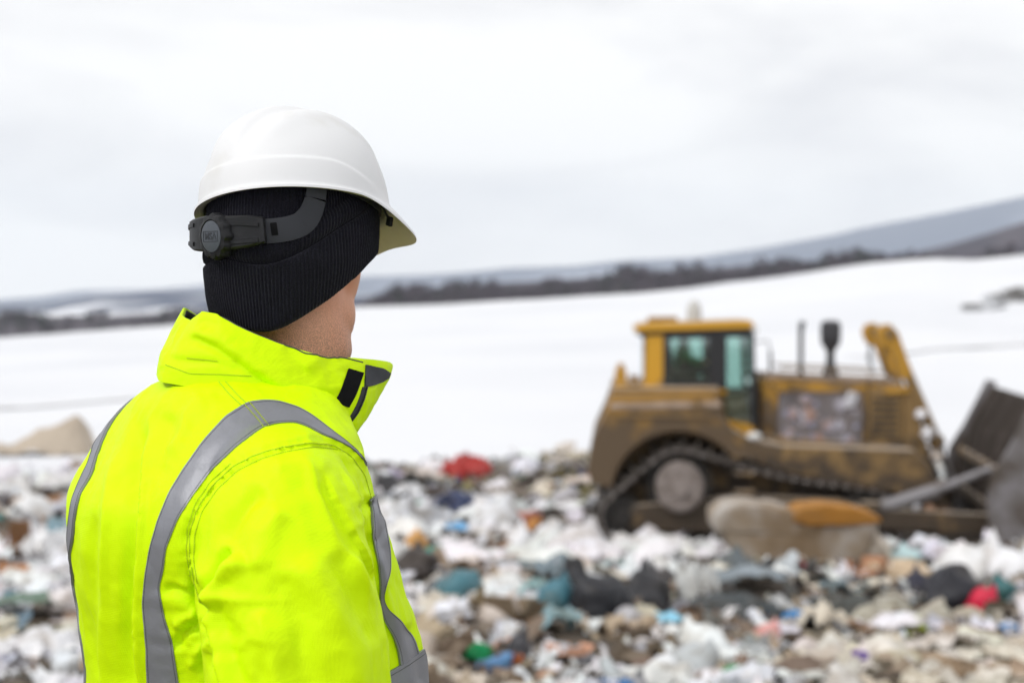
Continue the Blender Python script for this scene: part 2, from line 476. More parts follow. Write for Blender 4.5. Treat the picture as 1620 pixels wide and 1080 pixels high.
m_chain = mat('worn_track_steel', (0.05, 0.042, 0.036), 0.5, 0.5); noisy(m_chain, (0.20, 0.17, 0.14), 7, 0.5, 0.7)
m_hub = mat('dusty_hub', (0.27, 0.23, 0.21), 0.7); noisy(m_hub, (0.15, 0.12, 0.10), 6, 0.45, 0.65)
m_link = mat('polished_track_link', (0.27, 0.24, 0.22), 0.45, 0.4); noisy(m_link, (0.08, 0.065, 0.055), 3, 0.5, 0.62)
m_blade = mat('rusty_blade_steel', (0.06, 0.046, 0.038), 0.7, 0.2); noisy(m_blade, (0.11, 0.09, 0.08), 2.5, 0.5, 0.7)
m_worn = mat('scraped_bright_steel', (0.26, 0.25, 0.26), 0.5, 0.3); noisy(m_worn, (0.11, 0.09, 0.075), 1.6, 0.45, 0.6)
m_black = mat('black_paint', (0.02, 0.02, 0.022), 0.45)
m_dgrey = mat('charcoal_plastic', (0.045, 0.045, 0.05), 0.6)
m_seat = mat('seat_cloth', (0.035, 0.045, 0.045), 0.8)
m_dome = mat('pale_plastic_dome', (0.52, 0.51, 0.48), 0.5)
m_lamp = mat('lamp_lens', (0.8, 0.8, 0.78), 0.2)
m_glass = bpy.data.materials.new('green_tinted_glass'); m_glass.use_nodes = True
N_, L_ = m_glass.node_tree.nodes, m_glass.node_tree.links; N_.clear()
_o = N_.new('ShaderNodeOutputMaterial'); _t = N_.new('ShaderNodeBsdfTransparent'); _t.inputs[0].default_value = (0.80, 0.945, 0.915, 1)
_g = N_.new('ShaderNodeBsdfGlossy'); _g.inputs['Roughness'].default_value = 0.05
_f = N_.new('ShaderNodeFresnel'); _f.inputs[0].default_value = 1.5
_m = N_.new('ShaderNodeMixShader'); _x = N_.new('ShaderNodeMath'); _x.operation = 'MAXIMUM'; _x.inputs[1].default_value = 0.16; L_.new(_f.outputs[0], _x.inputs[0]); L_.new(_x.outputs[0], _m.inputs[0]); L_.new(_t.outputs[0], _m.inputs[1]); L_.new(_g.outputs[0], _m.inputs[2]); L_.new(_m.outputs[0], _o.inputs[0])

DYAW = R(-4)
m_dust = mat('pale_dust', (0.36, 0.28, 0.22), 0.95, 0, 0.1); noisy(m_dust, (0.22, 0.155, 0.10), 3.5, 0.45, 0.65)
dz = empty('bulldozer', (4.15, 23.7, 0.03), DYAW)
dz.scale.x = 0.95
tag(dz, 'muddy yellow tracked bulldozer at work on the landfill', 'bulldozer')

# tracks with high drive sprocket: belt round sprocket, front and rear idlers
circ = [(-1.48, 0.93, 0.60), (1.55, 0.48, 0.46), (-2.42, 0.42, 0.40)]
pts = []
for cx, cz, r in circ:
    for k in range(72): pts.append((cx + r * math.cos(k * math.pi / 36), cz + r * math.sin(k * math.pi / 36)))
def hull(P):
    P = sorted(set(P)); L = []
    for p in P:
        while len(L) > 1 and (L[-1][0] - L[-2][0]) * (p[1] - L[-2][1]) - (L[-1][1] - L[-2][1]) * (p[0] - L[-2][0]) <= 0: L.pop()
        L.append(p)
    U = []
    for p in reversed(P):
        while len(U) > 1 and (U[-1][0] - U[-2][0]) * (p[1] - U[-2][1]) - (U[-1][1] - U[-2][1]) * (p[0] - U[-2][0]) <= 0: U.pop()
        U.append(p)
    return L[:-1] + U[:-1]
hp = hull(pts); hp.append(hp[0])
seg = [math.dist(hp[i], hp[i + 1]) for i in range(len(hp) - 1)]; tot = sum(seg)
def along(s):
    s %= tot
    for i, l in enumerate(seg):
        if s <= l: t = s / l; return (hp[i][0] * (1 - t) + hp[i + 1][0] * t, hp[i][1] * (1 - t) + hp[i + 1][1] * t)
        s -= l
    return hp[0]
NS = int(tot / 0.215)
for side in (-1, 1):
    yc = side * 1.18
    tk = MB(); sh = MB()
    for k in range(NS):
        a = along(k * tot / NS); b = along((k + 1) * tot / NS)
        # the top run sags between sprocket and front idler
        def sag(p):
            if p[1] > 0.7 and -1.3 < p[0] < 1.6: return (p[0], p[1] - 0.10 * math.sin(math.pi * (p[0] + 1.3) / 2.9))
            return p
        a, b = sag(a), sag(b)
        ang = math.atan2(b[1] - a[1], b[0] - a[0]); m = ((a[0] + b[0]) / 2, (a[1] + b[1]) / 2)
        nx, nz = math.sin(ang), -math.cos(ang)
        sh.box((m[0] + nx * 0.05, yc, m[1] + nz * 0.05), (0.205, 0.56, 0.03), (0, -ang, 0))
        sh.box((m[0] + nx * 0.11, yc, m[1] + nz * 0.11), (0.035, 0.56, 0.11), (0, -ang, 0))
        for dy in (-0.09, 0.09):
            tk.box((m[0], yc + dy, m[1]), (0.20, 0.05, 0.11), (0, -ang, 0))
        tk.cyl((a[0], yc - 0.25, a[1]), (a[0], yc + 0.25, a[1]), 0.05, n=10)
    tr = sh.build('track', m_chain, dz, 0)
    tk.build('track_chain', m_link, tr, 0)
    tf = MB().prism([(-2.45, 0.3), (-2.2, 0.2), (1.4, 0.22), (1.75, 0.35), (1.7, 0.6), (1.2, 0.74), (-0.4, 0.78), (-2.2, 0.62)], yc - 0.16, yc + 0.16).build('track_frame', m_body, dz, 0.03)
    sp = MB(); n = 26
    for k in range(n):
        a = k * 2 * math.pi / n
        sp.box((-1.48 + 0.54 * math.cos(a), yc, 0.93 + 0.54 * math.sin(a)), (0.10, 0.07, 0.06), (0, -a, 0))
    sp.cyl((-1.48, yc - 0.06, 0.93), (-1.48, yc + 0.06, 0.93), 0.5, n=40)
    spr = sp.build('drive_sprocket', m_dark, dz, 0.004)
    hb = MB()
    for r0, y0, y1 in ((0.40, 0.06, 0.30), (0.36, 0.30, 0.33), (0.15, 0.33, 0.38)):
        hb.cyl((-1.48, yc + side * y0, 0.93), (-1.48, yc + side * y1, 0.93), r0, n=40)
    for k in range(14):
        a = k * 2 * math.pi / 14
        hb.cyl((-1.48 + 0.3 * math.cos(a), yc + side * 0.33, 0.93 + 0.3 * math.sin(a)), (-1.48 + 0.3 * math.cos(a), yc + side * 0.355, 0.93 + 0.3 * math.sin(a)), 0.022, n=8)
    hb.build('hub', m_hub, spr, 0.008)
    for cx, cz, r in circ[1:]:
        w = MB().cyl((cx, yc - 0.11, cz), (cx, yc + 0.11, cz), r - 0.06, n=36).cyl((cx, yc - 0.2, cz), (cx, yc + 0.2, cz), 0.14, n=20)
        w.build('idler_wheel', m_dark, dz, 0.01)
    for k in range(7):
        x = -1.9 + k * 0.5
        MB().cyl((x, yc - 0.15, 0.2), (x, yc + 0.15, 0.2), 0.12, n=20).cyl((x, yc - 0.19, 0.2), (x, yc + 0.19, 0.2), 0.06, n=12).build('roller', m_dark, dz, 0.01)
    # fender and rear body over the sprocket, one on each side
    fp = [(-3.02, 1.22), (-2.92, 1.70), (-2.72, 2.12), (-2.62, 2.40), (-0.86, 2.44), (-0.78, 2.10), (-0.62, 1.85), (-0.25, 1.66), (0.2, 1.60), (0.25, 1.42), (-0.45, 1.40)]
    arc = [(-1.50 + 1.10 * math.cos(a), 0.80 + 1.0 * math.sin(a)) for a in np.linspace(R(32), R(170), 18)]
    fp = fp + arc + [(-2.62, 0.9), (-2.95, 0.98)]
    ya, yb = (-1.47, -0.72) if side < 0 else (0.72, 1.47)
    fe = MB().prism(fp, ya, yb).build('rear_fender', m_fend, dz, 0.03)
    yo = side * 1.49
    MB().box((-1.72, side * 1.10, 2.46), (1.80, 0.72, 0.05)).build('fender_top', m_fend, fe, 0.015)
    MB().box((-1.75, yo, 2.05), (1.55, 0.03, 0.035)).box((-1.2, yo, 2.22), (0.03, 0.03, 0.33)).cyl((-2.2, side * 1.1, 2.48), (-2.2, side * 1.1, 2.56), 0.09, n=16).build('handrail', m_body, fe, 0.005)
    for k in range(3): MB().box((-0.45 + 0.02 * k, side * 1.38, 1.42 - 0.28 * k), (0.34, 0.2, 0.04)).build('step', m_body, dz, 0.006)
    # running board from the cab to the front
    MB().prism([(-0.3, 1.34), (0.2, 1.34), (2.2, 1.16), (2.2, 1.27), (0.3, 1.5), (-0.3, 1.58)], side * 0.72 - 0.36 * (side < 0) - 0.0, side * 0.72 + 0.36 * (side > 0)).build('running_board', m_body, dz, 0.015)
    # mud caked guard over the front run of the track, and the dusty sloping ledge of the fender
    tg_ = MB().prism([(-0.32, 1.36), (0.05, 1.60), (2.35, 1.54), (2.62, 1.30), (2.92, 0.60), (2.2, 0.84), (1.0, 1.04), (0.15, 1.20)], *sorted((side * 1.0, side * 1.465))).build('track_guard', m_body, dz, 0.03)
    q_ = MB(); yo_, yi_ = side * 1.475, side * 1.36
    q_.add([(-2.64, yo_, 2.16), (-0.80, yo_, 2.20), (-0.88, yi_, 2.47), (-2.60, yi_, 2.44), (-2.64, yo_ + side * .03, 2.16), (-0.80, yo_ + side * .03, 2.20), (-0.88, yi_ + side * .03, 2.50), (-2.60, yi_ + side * .03, 2.47)],
           [(0, 1, 2, 3), (7, 6, 5, 4), (0, 4, 5, 1), (1, 5, 6, 2), (2, 6, 7, 3), (3, 7, 4, 0)])
    q_.build('fender_ledge', m_dust, fe, 0.008)
# hull between the tracks
MB().prism([(-2.75, 0.75), (-2.85, 1.5), (-2.6, 2.3), (-0.3, 2.36), (-0.2, 1.7), (2.5, 1.5), (2.7, 0.75), (2.2, 0.5), (-2.3, 0.5)], -0.70, 0.70).build('hull', m_body, dz, 0.03)
# rear tank guard and rear lump (tow light bracket)
MB().box((-2.46, -0.95, 2.62), (0.2, 0.2, 0.3)).box((-2.40, -0.95, 2.50), (0.34, 0.34, 0.1)).cyl((-2.46, -0.95, 2.75), (-2.46, -0.95, 2.86), 0.06, n=14).build('rear_lamp_bracket', m_yel, dz, 0.02)
# hood and engine side
hood = MB().prism([(-0.08, 1.6), (-0.08, 2.58), (0.0, 2.62), (2.2, 2.52), (2.36, 2.46), (2.40, 1.5), (2.3, 1.4), (0.2, 1.5)], -0.62, 0.62).build('hood', m_yel, dz, 0.03)
MB().box((1.12, 0, 2.585), (2.3, 1.27, 0.07), (0, R(2.4), 0)).build('hood_top_plate', m_dust, hood, 0.015)
for side in (-1, 1):
    y = side * 0.64
    m_scr = mat('litter_clogged_screen', (0.16, 0.145, 0.15), 0.8)
    noisy(m_scr, (0.27, 0.255, 0.28), 3.2, 0.42, 0.66, 5, c3=(0.17, 0.14, 0.13))
    MB().box((0.93, y, 1.95), (1.42, 0.05, 0.90), (0, R(1), 0)).build('engine_screen', m_scr, hood, 0.01)
    fr = MB()
    fr.box((0.93, y + side * 0.03, 2.42), (1.56, 0.05, 0.06)).box((0.93, y + side * 0.03, 1.47), (1.56, 0.05, 0.06)).box((0.18, y + side * 0.03, 1.95), (0.06, 0.05, 0.98)).box((1.68, y + side * 0.03, 1.95), (0.06, 0.05, 0.98))
    fr.box((0.1, y, 2.2), (0.2, 0.04, 0.68)).build('screen_frame', m_yel, hood, 0.008)
    MB().box((2.02, y, 1.98), (0.58, 0.04, 0.94)).build('side_door', m_body, hood, 0.01)
    lv = MB()
    for k in range(6): lv.box((2.02, y + side * 0.03, 1.72 + 0.11 * k), (0.42, 0.03, 0.035), (side * 0.5, 0, 0))
    lv.build('louvre', m_dark, hood, 0.004)
    hr = MB(); hr.tube([(0.25, y + side * .08, 2.62), (0.25, y + side * .08, 2.78), (2.0, y + side * .08, 2.72), (2.0, y + side * .08, 2.56)], 0.018); hr.build('grab_rail', m_body, hood)
    for bx_, bz_ in ((0.12, 1.62), (0.12, 2.5), (1.74, 1.62), (1.74, 2.5), (2.28, 1.6), (2.28, 2.38)):
        MB().cyl((bx_, y, bz_), (bx_, y + side * 0.05, bz_), 0.028, n=6).build('bolt', m_dark, hood)
    # scraps caught on the screen
    sc_ = MB(); rs = random.Random(5 + side)
    for k in range(26):
        cx_, cz_ = rs.uniform(0.32, 1.55), rs.uniform(1.55, 2.35); s = rs.uniform(0.05, 0.14)
        n = 7; V = [(cx_, y + side * 0.045, cz_)] + [(cx_ + s * rs.uniform(.5, 1.2) * math.cos(a), y + side * (0.03 + 0.02 * rs.random()), cz_ + s * rs.uniform(.4, 1) * math.sin(a)) for a in np.linspace(0, 6.28, n + 1)[:-1]]
        sc_.add(V, [(0, i + 1, (i + 1) % n + 1) for i in range(n)])
    m_scrap = mat('caught_scraps', (0.42, 0.40, 0.45), 0.6); noisy(m_scrap, (0.36, 0.22, 0.17), 2.8, 0.5, 0.6, 2, c3=(0.28, 0.30, 0.42))
    sc_.build('caught_scraps', m_scrap, hood)
tg = MB(); tg.box((1.45, -0.70, 2.28), (0.2, 0.05, 0.22), (0.2, 0.3, 0.4)); tg.box((1.40, -0.71, 2.20), (0.14, 0.04, 0.12), (0.1, -0.3, 0.2)); tg.build('snagged_white_scrap', mat('white_film_scrap', (0.75, 0.75, 0.8), 0.5), hood, 0.02)
# radiator guard / nose
nose = MB().prism([(2.30, 0.7), (2.36, 2.46), (2.52, 2.30), (2.72, 1.5), (2.92, 0.75), (2.7, 0.55)], -0.68, 0.68).build('radiator_guard', m_body, dz, 0.03)
gr_ = MB()
for k in range(9): gr_.box((2.60 + 0.034 * (8 - k), 0, 0.95 + 0.155 * k), (0.03, 1.1, 0.05), (0, R(14), 0))
gr_.build('grille', m_dark, nose)
# stacks
MB().cyl((0.68, -0.1, 2.5), (0.68, -0.1, 3.50), 0.042, n=18).cyl((0.68, -0.1, 3.40), (0.72, -0.1, 3.52), 0.046, n=18).cyl((0.68, -0.1, 2.5), (0.68, -0.1, 2.68), 0.07, n=18).build('exhaust_pipe', m_black, dz, 0)
MB().lathe([(0.15, 2.50), (0.15, 2.62), (0.115, 2.74), (0.075, 2.86), (0.07, 3.02), (0.12, 3.10), (0.165, 3.16), (0.175, 3.26), (0.178, 3.42), (0.165, 3.50), (0.10, 3.54)], (1.19, -0.1, 0), 30).build('air_precleaner', m_dgrey, dz, 0, True)
# cab
cabm = MB()
cabm.prism([(-2.10, 2.36), (-0.66, 2.36), (-0.66, 2.52), (-2.10, 2.52)], -0.80, 0.80)
cabm.prism([(-0.68, 1.70), (-0.16, 1.66), (-0.16, 1.84), (-0.68, 1.96)], -0.80, 0.80)
for y in (-0.76, 0.76):
    cabm.prism([(-2.06, 2.44), (-1.70, 2.44), (-1.72, 3.40), (-2.02, 3.40)], y - 0.05, y + 0.05)
cab = cabm.build('cab', m_yel2, dz, 0.015)
roof = MB().prism([(-2.22, 3.36), (-0.24, 3.42), (-0.20, 3.50), (-0.30, 3.56), (-2.10, 3.50), (-2.24, 3.44)], -0.88, 0.88).build('roof', m_yel2, cab, 0.02)
MB().prism([(-2.18, 3.30), (-0.26, 3.36), (-0.26, 3.42), (-2.18, 3.36)], -0.82, 0.82).build('roof_lining', m_black, cab, 0.01)
blk = MB()
for y in (-0.79, 0.79):
    blk.prism([(-0.96, 2.44), (-0.66, 2.44), (-0.66, 3.38), (-0.96, 3.38)], y - 0.03, y + 0.03)      # pillar between side window and door
    blk.prism([(-0.24, 1.84), (-0.16, 1.84), (-0.20, 3.40), (-0.28, 3.40)], y - 0.04, y + 0.04)
    blk.prism([(-1.72, 2.48), (-0.94, 2.48), (-0.94, 2.56), (-1.72, 2.56)], y - 0.025, y + 0.025)
    blk.prism([(-1.73, 3.24), (-0.24, 3.28), (-0.24, 3.38), (-1.73, 3.38)], y - 0.025, y + 0.025)
    blk.prism([(-1.74, 2.44), (-1.66, 2.44), (-1.66, 3.38), (-1.74, 3.38)], y - 0.028, y + 0.028)
blk.box((-2.06, 0, 2.5), (0.04, 1.5, 0.1)).box((-2.06, 0, 3.3), (0.04, 1.5, 0.1)).box((-0.22, 0, 2.62), (0.04, 1.5, 0.06))
blk.build('window_frame', m_black, cab, 0.006)
for y in (-0.785, 0.785):
    MB().prism([(-1.70, 2.54), (-0.94, 2.54), (-0.94, 3.28), (-1.70, 3.28)], y - 0.004, y + 0.004).build('side_window', m_glass, cab)
    d = MB().prism([(-0.66, 1.86), (-0.24, 1.84), (-0.27, 3.32), (-0.66, 3.32)], y - 0.004, y + 0.004).build('door_window', m_glass, cab)
MB().box((-2.07, 0, 2.9), (0.008, 1.40, 0.74)).build('rear_window', m_glass, cab)
MB().box((-0.215, 0, 2.98), (0.008, 1.44, 0.68)).build('windscreen', m_glass, cab)
MB().box((-0.20, 0, 2.2), (0.05, 1.5, 0.55)).box((-0.42, 0.3, 2.25), (0.3, 0.6, 0.28)).build('dashboard', m_black, cab, 0.03)
MB().box((-1.35, 0.02, 2.62), (0.5, 0.52, 0.16)).box((-1.62, 0.02, 2.92), (0.16, 0.50, 0.62), (0, R(-8), 0)).box((-1.66, 0.02, 3.22), (0.1, 0.26, 0.14)).box((-1.3, -0.36, 2.74), (0.4, 0.1, 0.08)).box((-1.3, 0.40, 2.74), (0.4, 0.1, 0.08)).box((-1.4, 0.02, 2.48), (0.3, 0.3, 0.2)).build('operator_seat', m_seat, cab, 0.035)
MB().lathe([(0.13, 3.50), (0.13, 3.62), (0.125, 3.72), (0.105, 3.80), (0.06, 3.86), (0.02, 3.88)], (-1.18, -0.2, 0), 24).build('roof_dome', m_dome, cab, 0, True)
MB().box((-1.85, -0.5, 3.54), (0.3, 0.3, 0.1)).build('roof_vent_box', m_fend, cab, 0.02); MB().box((-1.7, 0.3, 3.55), (0.5, 0.4, 0.1)).build('roof_vent_box', m_fend, cab, 0.02)
MB().box((-2.2, -0.8, 3.38), (0.1, 0.14, 0.1)).build('work_lamp', m_lamp, cab, 0.015); MB().box((-0.18, -0.82, 3.40), (0.08, 0.14, 0.12)).build('work_lamp', m_lamp, cab, 0.015)
mir = MB().tube([(-0.18, -0.84, 3.2), (0.02, -1.0, 3.22), (0.04, -1.0, 3.05)], 0.012).box((0.05, -1.0, 2.9), (0.03, 0.2, 0.34)).build('mirror', m_black, cab, 0.01)
MB().lathe([(0.09, -0.03), (0.12, 0.0), (0.12, 0.05), (0.05, 0.08)], (0, 0, 0), 20, Matrix.Translation((-0.26, -1.42, 1.72))).build('work_lamp', m_lamp, dz, 0, True)
# lift cylinders on the front of the hood
for side in (-1, 1):
    y = side * 0.64
    a = MB().prism([(1.86, 3.32), (1.92, 3.47), (2.08, 3.50), (2.22, 3.36), (2.46, 2.72), (2.40, 2.58), (2.26, 2.62), (2.10, 3.08), (1.94, 3.14)], y - 0.10, y + 0.10).build('lift_bracket', m_yel, dz, 0.03)
    MB().cyl((2.08, y - 0.14, 3.34), (2.08, y + 0.14, 3.34), 0.09, n=20).build('pivot_pin', m_body, a, 0.01)
    MB().bar((2.0, y, 2.40), (2.42, y, 2.44), 0.12, 0.10).build('hood_brace', m_yel, dz, 0.01)
    c = MB().cyl((2.18, y, 3.16), (2.88, y, 1.62), 0.095, n=22).cyl((2.86, y, 1.66), (2.92, y, 1.52), 0.135, n=22).build('lift_cylinder', m_body, dz, 0.01)
    MB().cyl((2.90, y, 1.56), (3.22, y, 0.86), 0.06, n=18).build('piston_rod', m_worn, c)
    MB().tube([(2.0, y - 0.05, 3.2), (1.96, y - 0.07, 2.9), (2.05, y - 0.06, 2.62)], 0.014).tube([(2.06, y + 0.05, 3.2), (2.02, y + 0.06, 2.9), (2.12, y + 0.06, 2.6)], 0.014).build('hydraulic_hose', m_black, c)
    # push arm and tilt brace
    pa = MB().bar((-0.3, side * 1.66, 0.58), (3.75, side * 1.60, 0.42), 0.20, 0.30).build('push_arm', m_body, dz, 0.02)
    tb = MB().cyl((1.62, side * 1.64, 0.62), (2.7, side * 1.6, 0.95), 0.11, n=20).build('tilt_brace', m_worn, dz, 0.01)
    MB().cyl((2.68, side * 1.6, 0.945), (3.55, side * 1.55, 1.26), 0.07, n=16).build('brace_rod', m_worn, tb)
    MB().box((1.6, side * 1.66, 0.66), (0.3, 0.26, 0.2)).build('brace_lug', m_body, pa, 0.02)
# blade: curved moldboard, slightly angled, with end plates, ribs and cutting edge
BS = Matrix(((1, 0.075, 0, 0.13), (0, 1, 0, 0), (0, 0, 1, 0), (0, 0, 0, 1)))
prof = [(3.98, 0.06), (3.80, 0.35), (3.72, 0.8), (3.74, 1.25), (3.86, 1.7), (4.06, 2.05), (4.24, 2.34)]
front = [(x + 0.07, z - 0.01) for x, z in prof]
bl = MB()
n = len(prof)
for k in range(n - 1):
    q = [prof[k], prof[k + 1], front[k + 1], front[k]]
    V = [(x, -1.98, z) for x, z in q] + [(x, 1.98, z) for x, z in q]
    bl.add(V, [(0, 1, 2, 3), (7, 6, 5, 4), (1, 0, 4, 5), (2, 1, 5, 6), (3, 2, 6, 7), (0, 3, 7, 4)], BS)
blade = bl.build('blade', m_blade, dz, 0)
for side in (-1, 1):
    e = MB(); pl = [(3.60, 0.02), (3.42, 0.35), (3.38, 0.85), (3.46, 1.25), (3.72, 1.65), (3.98, 2.14), (4.14, 2.46), (4.34, 2.42), (4.12, 1.8), (4.02, 1.2), (4.08, 0.5), (4.2, 0.02)]
    V = [(x, side * 2.0 - 0.035, z) for x, z in pl] + [(x, side * 2.0 + 0.035, z) for x, z in pl]; m_ = len(pl)
    e.add(V, [tuple(range(m_)), tuple(range(2 * m_ - 1, m_ - 1, -1))] + [((k + 1) % m_, k, m_ + k, m_ + (k + 1) % m_) for k in range(m_)], BS)
    e.build('blade_end_plate', m_worn, blade, 0.01)
for y in (-1.55, -0.95, -0.35, 0.35, 0.95, 1.55):
    rb = MB()
    for k in range(n - 1):
        rb.bar(BS @ Vector((prof[k][0] - 0.05, y, prof[k][1])), BS @ Vector((prof[k + 1][0] - 0.05, y, prof[k + 1][1])), 0.07, 0.10)
    rb.build('blade_rib', m_blade, blade)
tp = MB(); tp.bar(BS @ Vector((3.70, -1.95, 1.20)), BS @ Vector((3.70, 1.95, 1.20)), 0.14, 0.14); tp.bar(BS @ Vector((3.72, -1.95, 0.52)), BS @ Vector((3.72, 1.95, 0.52)), 0.18, 0.2)
tp.build('blade_beam', m_body, blade, 0.02)
MB().box((3.92, 0, 0.10), (0.10, 3.9, 0.24), (0, 0.3, R(-9))).build('cutting_edge', m_worn, blade, 0.01)

# ------------------------------------------------------------------ figures: continuous skinned bodies
def skin_figure(name, verts, edges, radii, mt, parent, root=0, sub=2):
    me = bpy.data.meshes.new(name); me.from_pydata(verts, edges, []); me.materials.append(mt)
    o = link(name, me, parent)
    sk = o.modifiers.new('skin', 'SKIN'); sk.use_smooth_shade = True
    for i, r in enumerate(radii):
        me.skin_vertices[0].data[i].radius = (r, r) if not isinstance(r, tuple) else r
        me.skin_vertices[0].data[i].use_root = (i == root)
    ss = o.modifiers.new('sub', 'SUBSURF'); ss.levels = sub; ss.render_levels = sub
    return o
m_vest = mat('green_work_coat', (0.06, 0.30, 0.09), 0.8); m_skin_far = mat('skin', (0.48, 0.27, 0.19), 0.6); m_trous = mat('dark_trousers', (0.03, 0.035, 0.05), 0.85)
op = empty('person'); op.parent = None
op.matrix_world = Matrix.Translation(dz.location) @ Matrix.Rotation(DYAW, 4, 'Z') @ Matrix.Translation((-1.30, 0.02, 2.72))
tag(op, 'operator in a green coat sitting inside the bulldozer cab', 'person')
# pelvis, chest, neck, head, arms to the levers, legs bent forward
jv = [(0, 0, 0), (0.0, 0, 0.22), (0.02, 0, 0.40), (0.04, 0, 0.50), (0.06, 0, 0.60), (0.06, 0, 0.68)]
je = [(0, 1), (1, 2), (2, 3), (3, 4), (4, 5)]; jr = [0.14, 0.13, 0.12, 0.055, 0.09, 0.07]
for s in (-1, 1):
    b = len(jv)
    jv += [(0.02, s * 0.17, 0.41), (0.10, s * 0.25, 0.16), (0.36, s * 0.22, 0.12), (0.44, s * 0.21, 0.12)]; jr += [0.065, 0.045, 0.035, 0.035]
    je += [(2, b), (b, b + 1), (b + 1, b + 2), (b + 2, b + 3)]
    b = len(jv)
    jv += [(0.05, s * 0.10, -0.02), (0.48, s * 0.14, 0.0), (0.60, s * 0.14, -0.40), (0.74, s * 0.14, -0.46)]; jr += [0.09, 0.065, 0.05, 0.045]
    je += [(0, b), (b, b + 1), (b + 1, b + 2), (b + 2, b + 3)]
skin_figure('body', jv, je, jr, m_skin_far, op)
cv = [(0, 0, -0.02), (0.0, 0, 0.22), (0.02, 0, 0.40), (0.04, 0, 0.47)]; ce = [(0, 1), (1, 2), (2, 3)]; crr = [0.165, 0.16, 0.145, 0.075]
for s in (-1, 1):
    b = len(cv); cv += [(0.02, s * 0.18, 0.42), (0.10, s * 0.255, 0.16), (0.34, s * 0.22, 0.12)]; crr += [0.085, 0.065, 0.055]; ce += [(2, b), (b, b + 1), (b + 1, b + 2)]
skin_figure('coat', cv, ce, crr, m_vest, op)
tv = [(0, 0, 0)]; te = []; trr = [0.16]
for s in (-1, 1):
    b = len(tv); tv += [(0.05, s * 0.10, -0.02), (0.48, s * 0.14, 0.0), (0.59, s * 0.14, -0.36)]; trr += [0.105, 0.08, 0.065]; te += [(0, b), (b, b + 1), (b + 1, b + 2)]
skin_figure('trousers', tv, te, trr, m_trous, op)
MB().lathe([(0.105, 0.63), (0.10, 0.68), (0.075, 0.74), (0.03, 0.77)], (0.06, 0, 0), 20).build('cap', m_trous, op, 0, True)
# ------------------------------------------------------------------ waste
def litter_mat(name, rough, spec, sheen=0.0, trans=0.0):
    m = mat(name, (0.8, 0.8, 0.8), rough, 0, spec); N, L, b = nodes(m)
    oi = N.new('ShaderNodeObjectInfo'); tc = N.new('ShaderNodeTexCoord')
    n = N.new('ShaderNodeTexNoise'); n.inputs['Scale'].default_value = 2.6; n.inputs['Detail'].default_value = 7; n.noise_dimensions = '4D'
    L.new(tc.outputs['Object'], n.inputs['Vector'])
    mu = N.new('ShaderNodeMath'); mu.operation = 'MULTIPLY'; mu.inputs[1].default_value = 40; L.new(oi.outputs['Random'], mu.inputs[0]); L.new(mu.outputs[0], n.inputs['W'])
    r = N.new('ShaderNodeMapRange'); r.inputs['From Min'].default_value = 0.47; r.inputs['From Max'].default_value = 0.68; r.inputs['To Max'].default_value = 0.8
    L.new(n.outputs[0], r.inputs['Value'])
    mix = N.new('ShaderNodeMix'); mix.data_type = 'RGBA'; dk = N.new('ShaderNodeMix'); dk.data_type = 'RGBA'; dk.blend_type = 'MULTIPLY'; dk.inputs['Factor'].default_value = 1; dk.inputs['B'].default_value = (0.42, 0.36, 0.29, 1); L.new(oi.outputs['Color'], dk.inputs['A'])
    da = N.new('ShaderNodeMix'); da.data_type = 'RGBA'; da.blend_type = 'ADD'; da.inputs['Factor'].default_value = 1; da.inputs['B'].default_value = (0.028, 0.022, 0.016, 1); L.new(dk.outputs['Result'], da.inputs['A']); L.new(da.outputs['Result'], mix.inputs['B'])
    L.new(r.outputs[0], mix.inputs['Factor']); L.new(oi.outputs['Color'], mix.inputs['A']); L.new(mix.outputs['Result'], b.inputs['Base Color'])
    return m
m_plastic = litter_mat('crumpled_plastic', 0.45, 0.32)
m_matte = litter_mat('dull_waste', 0.85, 0.25)
m_bottle = litter_mat('hard_plastic', 0.25, 0.5)

rng = np.random.RandomState(11)
def ico(sub):
    bm = bmesh.new(); bmesh.ops.create_icosphere(bm, subdivisions=sub, radius=1); V = np.array([v.co[:] for v in bm.verts]); F = [tuple(v.index for v in f.verts) for f in bm.faces]; bm.free(); return V, F
ICO3, ICO4 = ico(3), ico(4)
def mk_bag(seed, big=False):
    """knotted, slumped bag with sharp creases"""
    V, F = ICO4 if big else ICO3; V = V.copy()
    o = np.array([seed * 3.1, seed * 1.7, 0])
    n = fbm(V * 1.1 + o, 2, seed) * 0.55 + fbm(V * 2.2 + o, 4, seed + 5, True) * 0.32
    V = V * (0.72 + 0.42 * n)[:, None]
    V[:, 2] *= 0.62; V[:, 2] = np.where(V[:, 2] < 0, V[:, 2] * 0.5, V[:, 2])
    a = rng.rand() * 6.28; k = np.exp(-((V[:, 0] - 0.5 * math.cos(a)) ** 2 + (V[:, 1] - 0.5 * math.sin(a)) ** 2) / 0.02)
    V[:, 2] += k * 0.35 * (V[:, 2] > 0.0)           # gathered knot
    V[:, :2] *= 0.5 / np.abs(V[:, :2]).max(); V[:, 2] *= 0.62
    return mesh_from('plastic_bag', V, F, [m_plastic])
